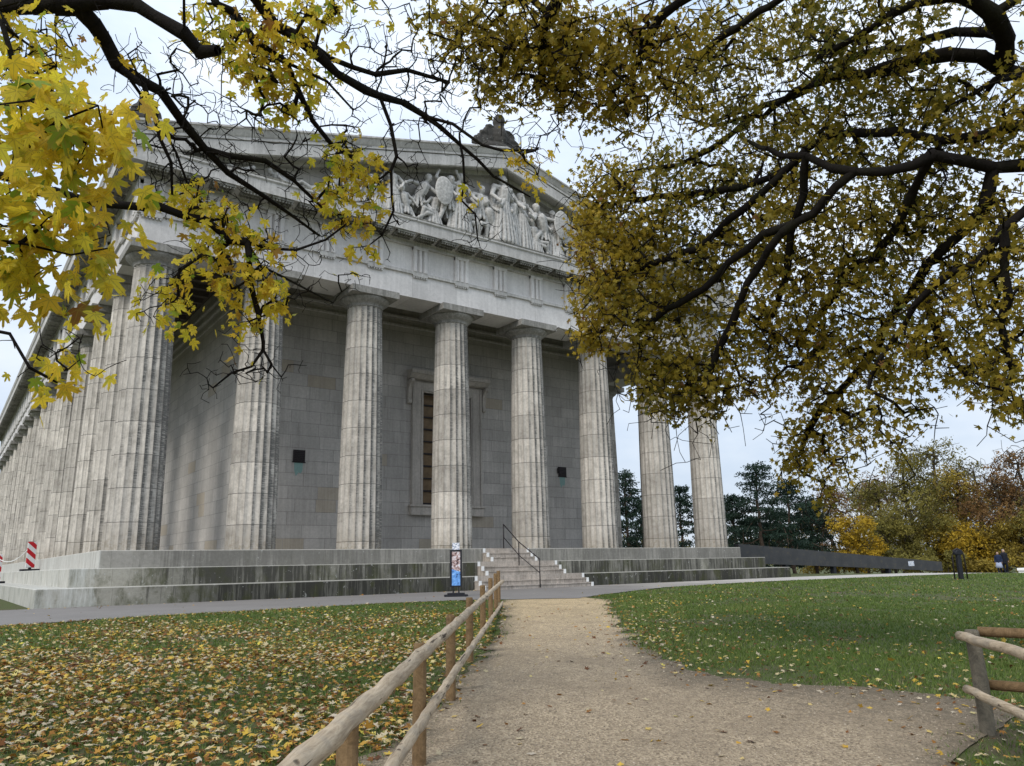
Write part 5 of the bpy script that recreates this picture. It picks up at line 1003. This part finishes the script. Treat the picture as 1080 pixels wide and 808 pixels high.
# fallen leaves
P = []; 
x, y, d = scatter(105000, 4.5, 25, -8, 48, .8); k = lawn_mask(x, y, -.1); x, y, d = x[k], y[k], d[k]
left = (x-P0.x)*fn.x+(y-P0.y)*fn.y < .35
cl = vnoise(x, y, 2.2)*1.6
dens = np.where(left, np.clip(1.24-.056*d+.6*cl, .05, 1), np.clip(.10-.001*d, 0, 1)); k = rng.random(len(x)) < dens; P.append((x[k], y[k], d[k]))
x, y, d = scatter(19000, 6, 44, 36, 78, .7); k = lawn_mask(x, y, 0); x, y, d = x[k], y[k], d[k]; k = rng.random(len(x)) < np.clip(1.35-.045*d+.8*vnoise(x, y, 3), .1, 1); P.append((x[k], y[k], d[k]))
x, y, d = scatter(900, 5, 22, 15, 75, .7); k = in_path(x, y) > 0; P.append((x[k], y[k], d[k]))
kk = rng.integers(60, len(PR), 900); x = PR[kk, 0]+rng.normal(-.1, .35, 900); y = PR[kk, 1]+rng.normal(-.25, .4, 900); P.append((x, y, np.full(900, 10.)))
x = rng.uniform(-8, 24, 160); y = rng.uniform(-9.5, -3.1, 160)+0; y = np.where(rng.random(160) < .5, -3.15-rng.random(160)*.25, y); P.append((x, y, np.full(160, 25.)))
x = rng.normal(11.2, .5, 40); y = rng.normal(-3.3, .15, 40); P.append((x, y, np.full(40, 25.)))
x = np.concatenate([a[0] for a in P]); y = np.concatenate([a[1] for a in P]); onroad = (y > road_edge(x)-.1); onp = in_path(x, y) > -.05
z = tz(x, y)+np.where(onroad, .032, np.where(onp, .022, rng.uniform(.012, .05, len(x)))); tone = np.clip(rng.beta(1.3, 1.2, len(x))+.12*vnoise(x, y, .8), 0, 1)
me = leaves_mesh('fallen_leaves', np.stack([x, y, z], 1), .047, tone, False, up=True, fold=.5)
o = mesh_obj('fallen_leaves', me, M['fallen']); tag(o, 'yellow, orange and brown maple leaves fallen over the lawn', 'leaves', kind='stuff')
# pebbles on the near path
x, y, d = scatter(90000, 4.5, 17, 8, 80, .6); k = in_path(x, y) > .02; x, y = x[k], y[k]; n = len(x); s_ = rng.gamma(2.2, .0014, n)+.0015; z = tz(x, y)+.012
b0 = np.array([(1, 0, 0), (0, 1, 0), (-1, 0, 0), (0, -1, 0), (0, 0, .8)]); J = b0[None]*rng.uniform(.6, 1.3, (n, 5, 1)); V = J*s_[:, None, None]+np.stack([x, y, z], 1)[:, None]
F = (np.array([(0, 1, 4), (1, 2, 4), (2, 3, 4), (3, 0, 4)])[None]+(np.arange(n)*5)[:, None, None]).reshape(-1, 3)
t = NT('pebble'); a = t.n('ShaderNodeAttribute', attribute_name='tone').outputs['Fac']; M['pebble'] = t.fin(t.ramp(a, [(0, (.10, .08, .06)), (.5, (.30, .24, .18)), (1, (.50, .42, .32))]), .9)
o = mesh_obj('pebbles', fast_mesh('pebbles', V.reshape(-1, 3), F, {'tone': np.repeat(rng.random(n), 5)}), M['pebble']); tag(o, 'loose small stones on the gravel path', 'gravel', kind='stuff')
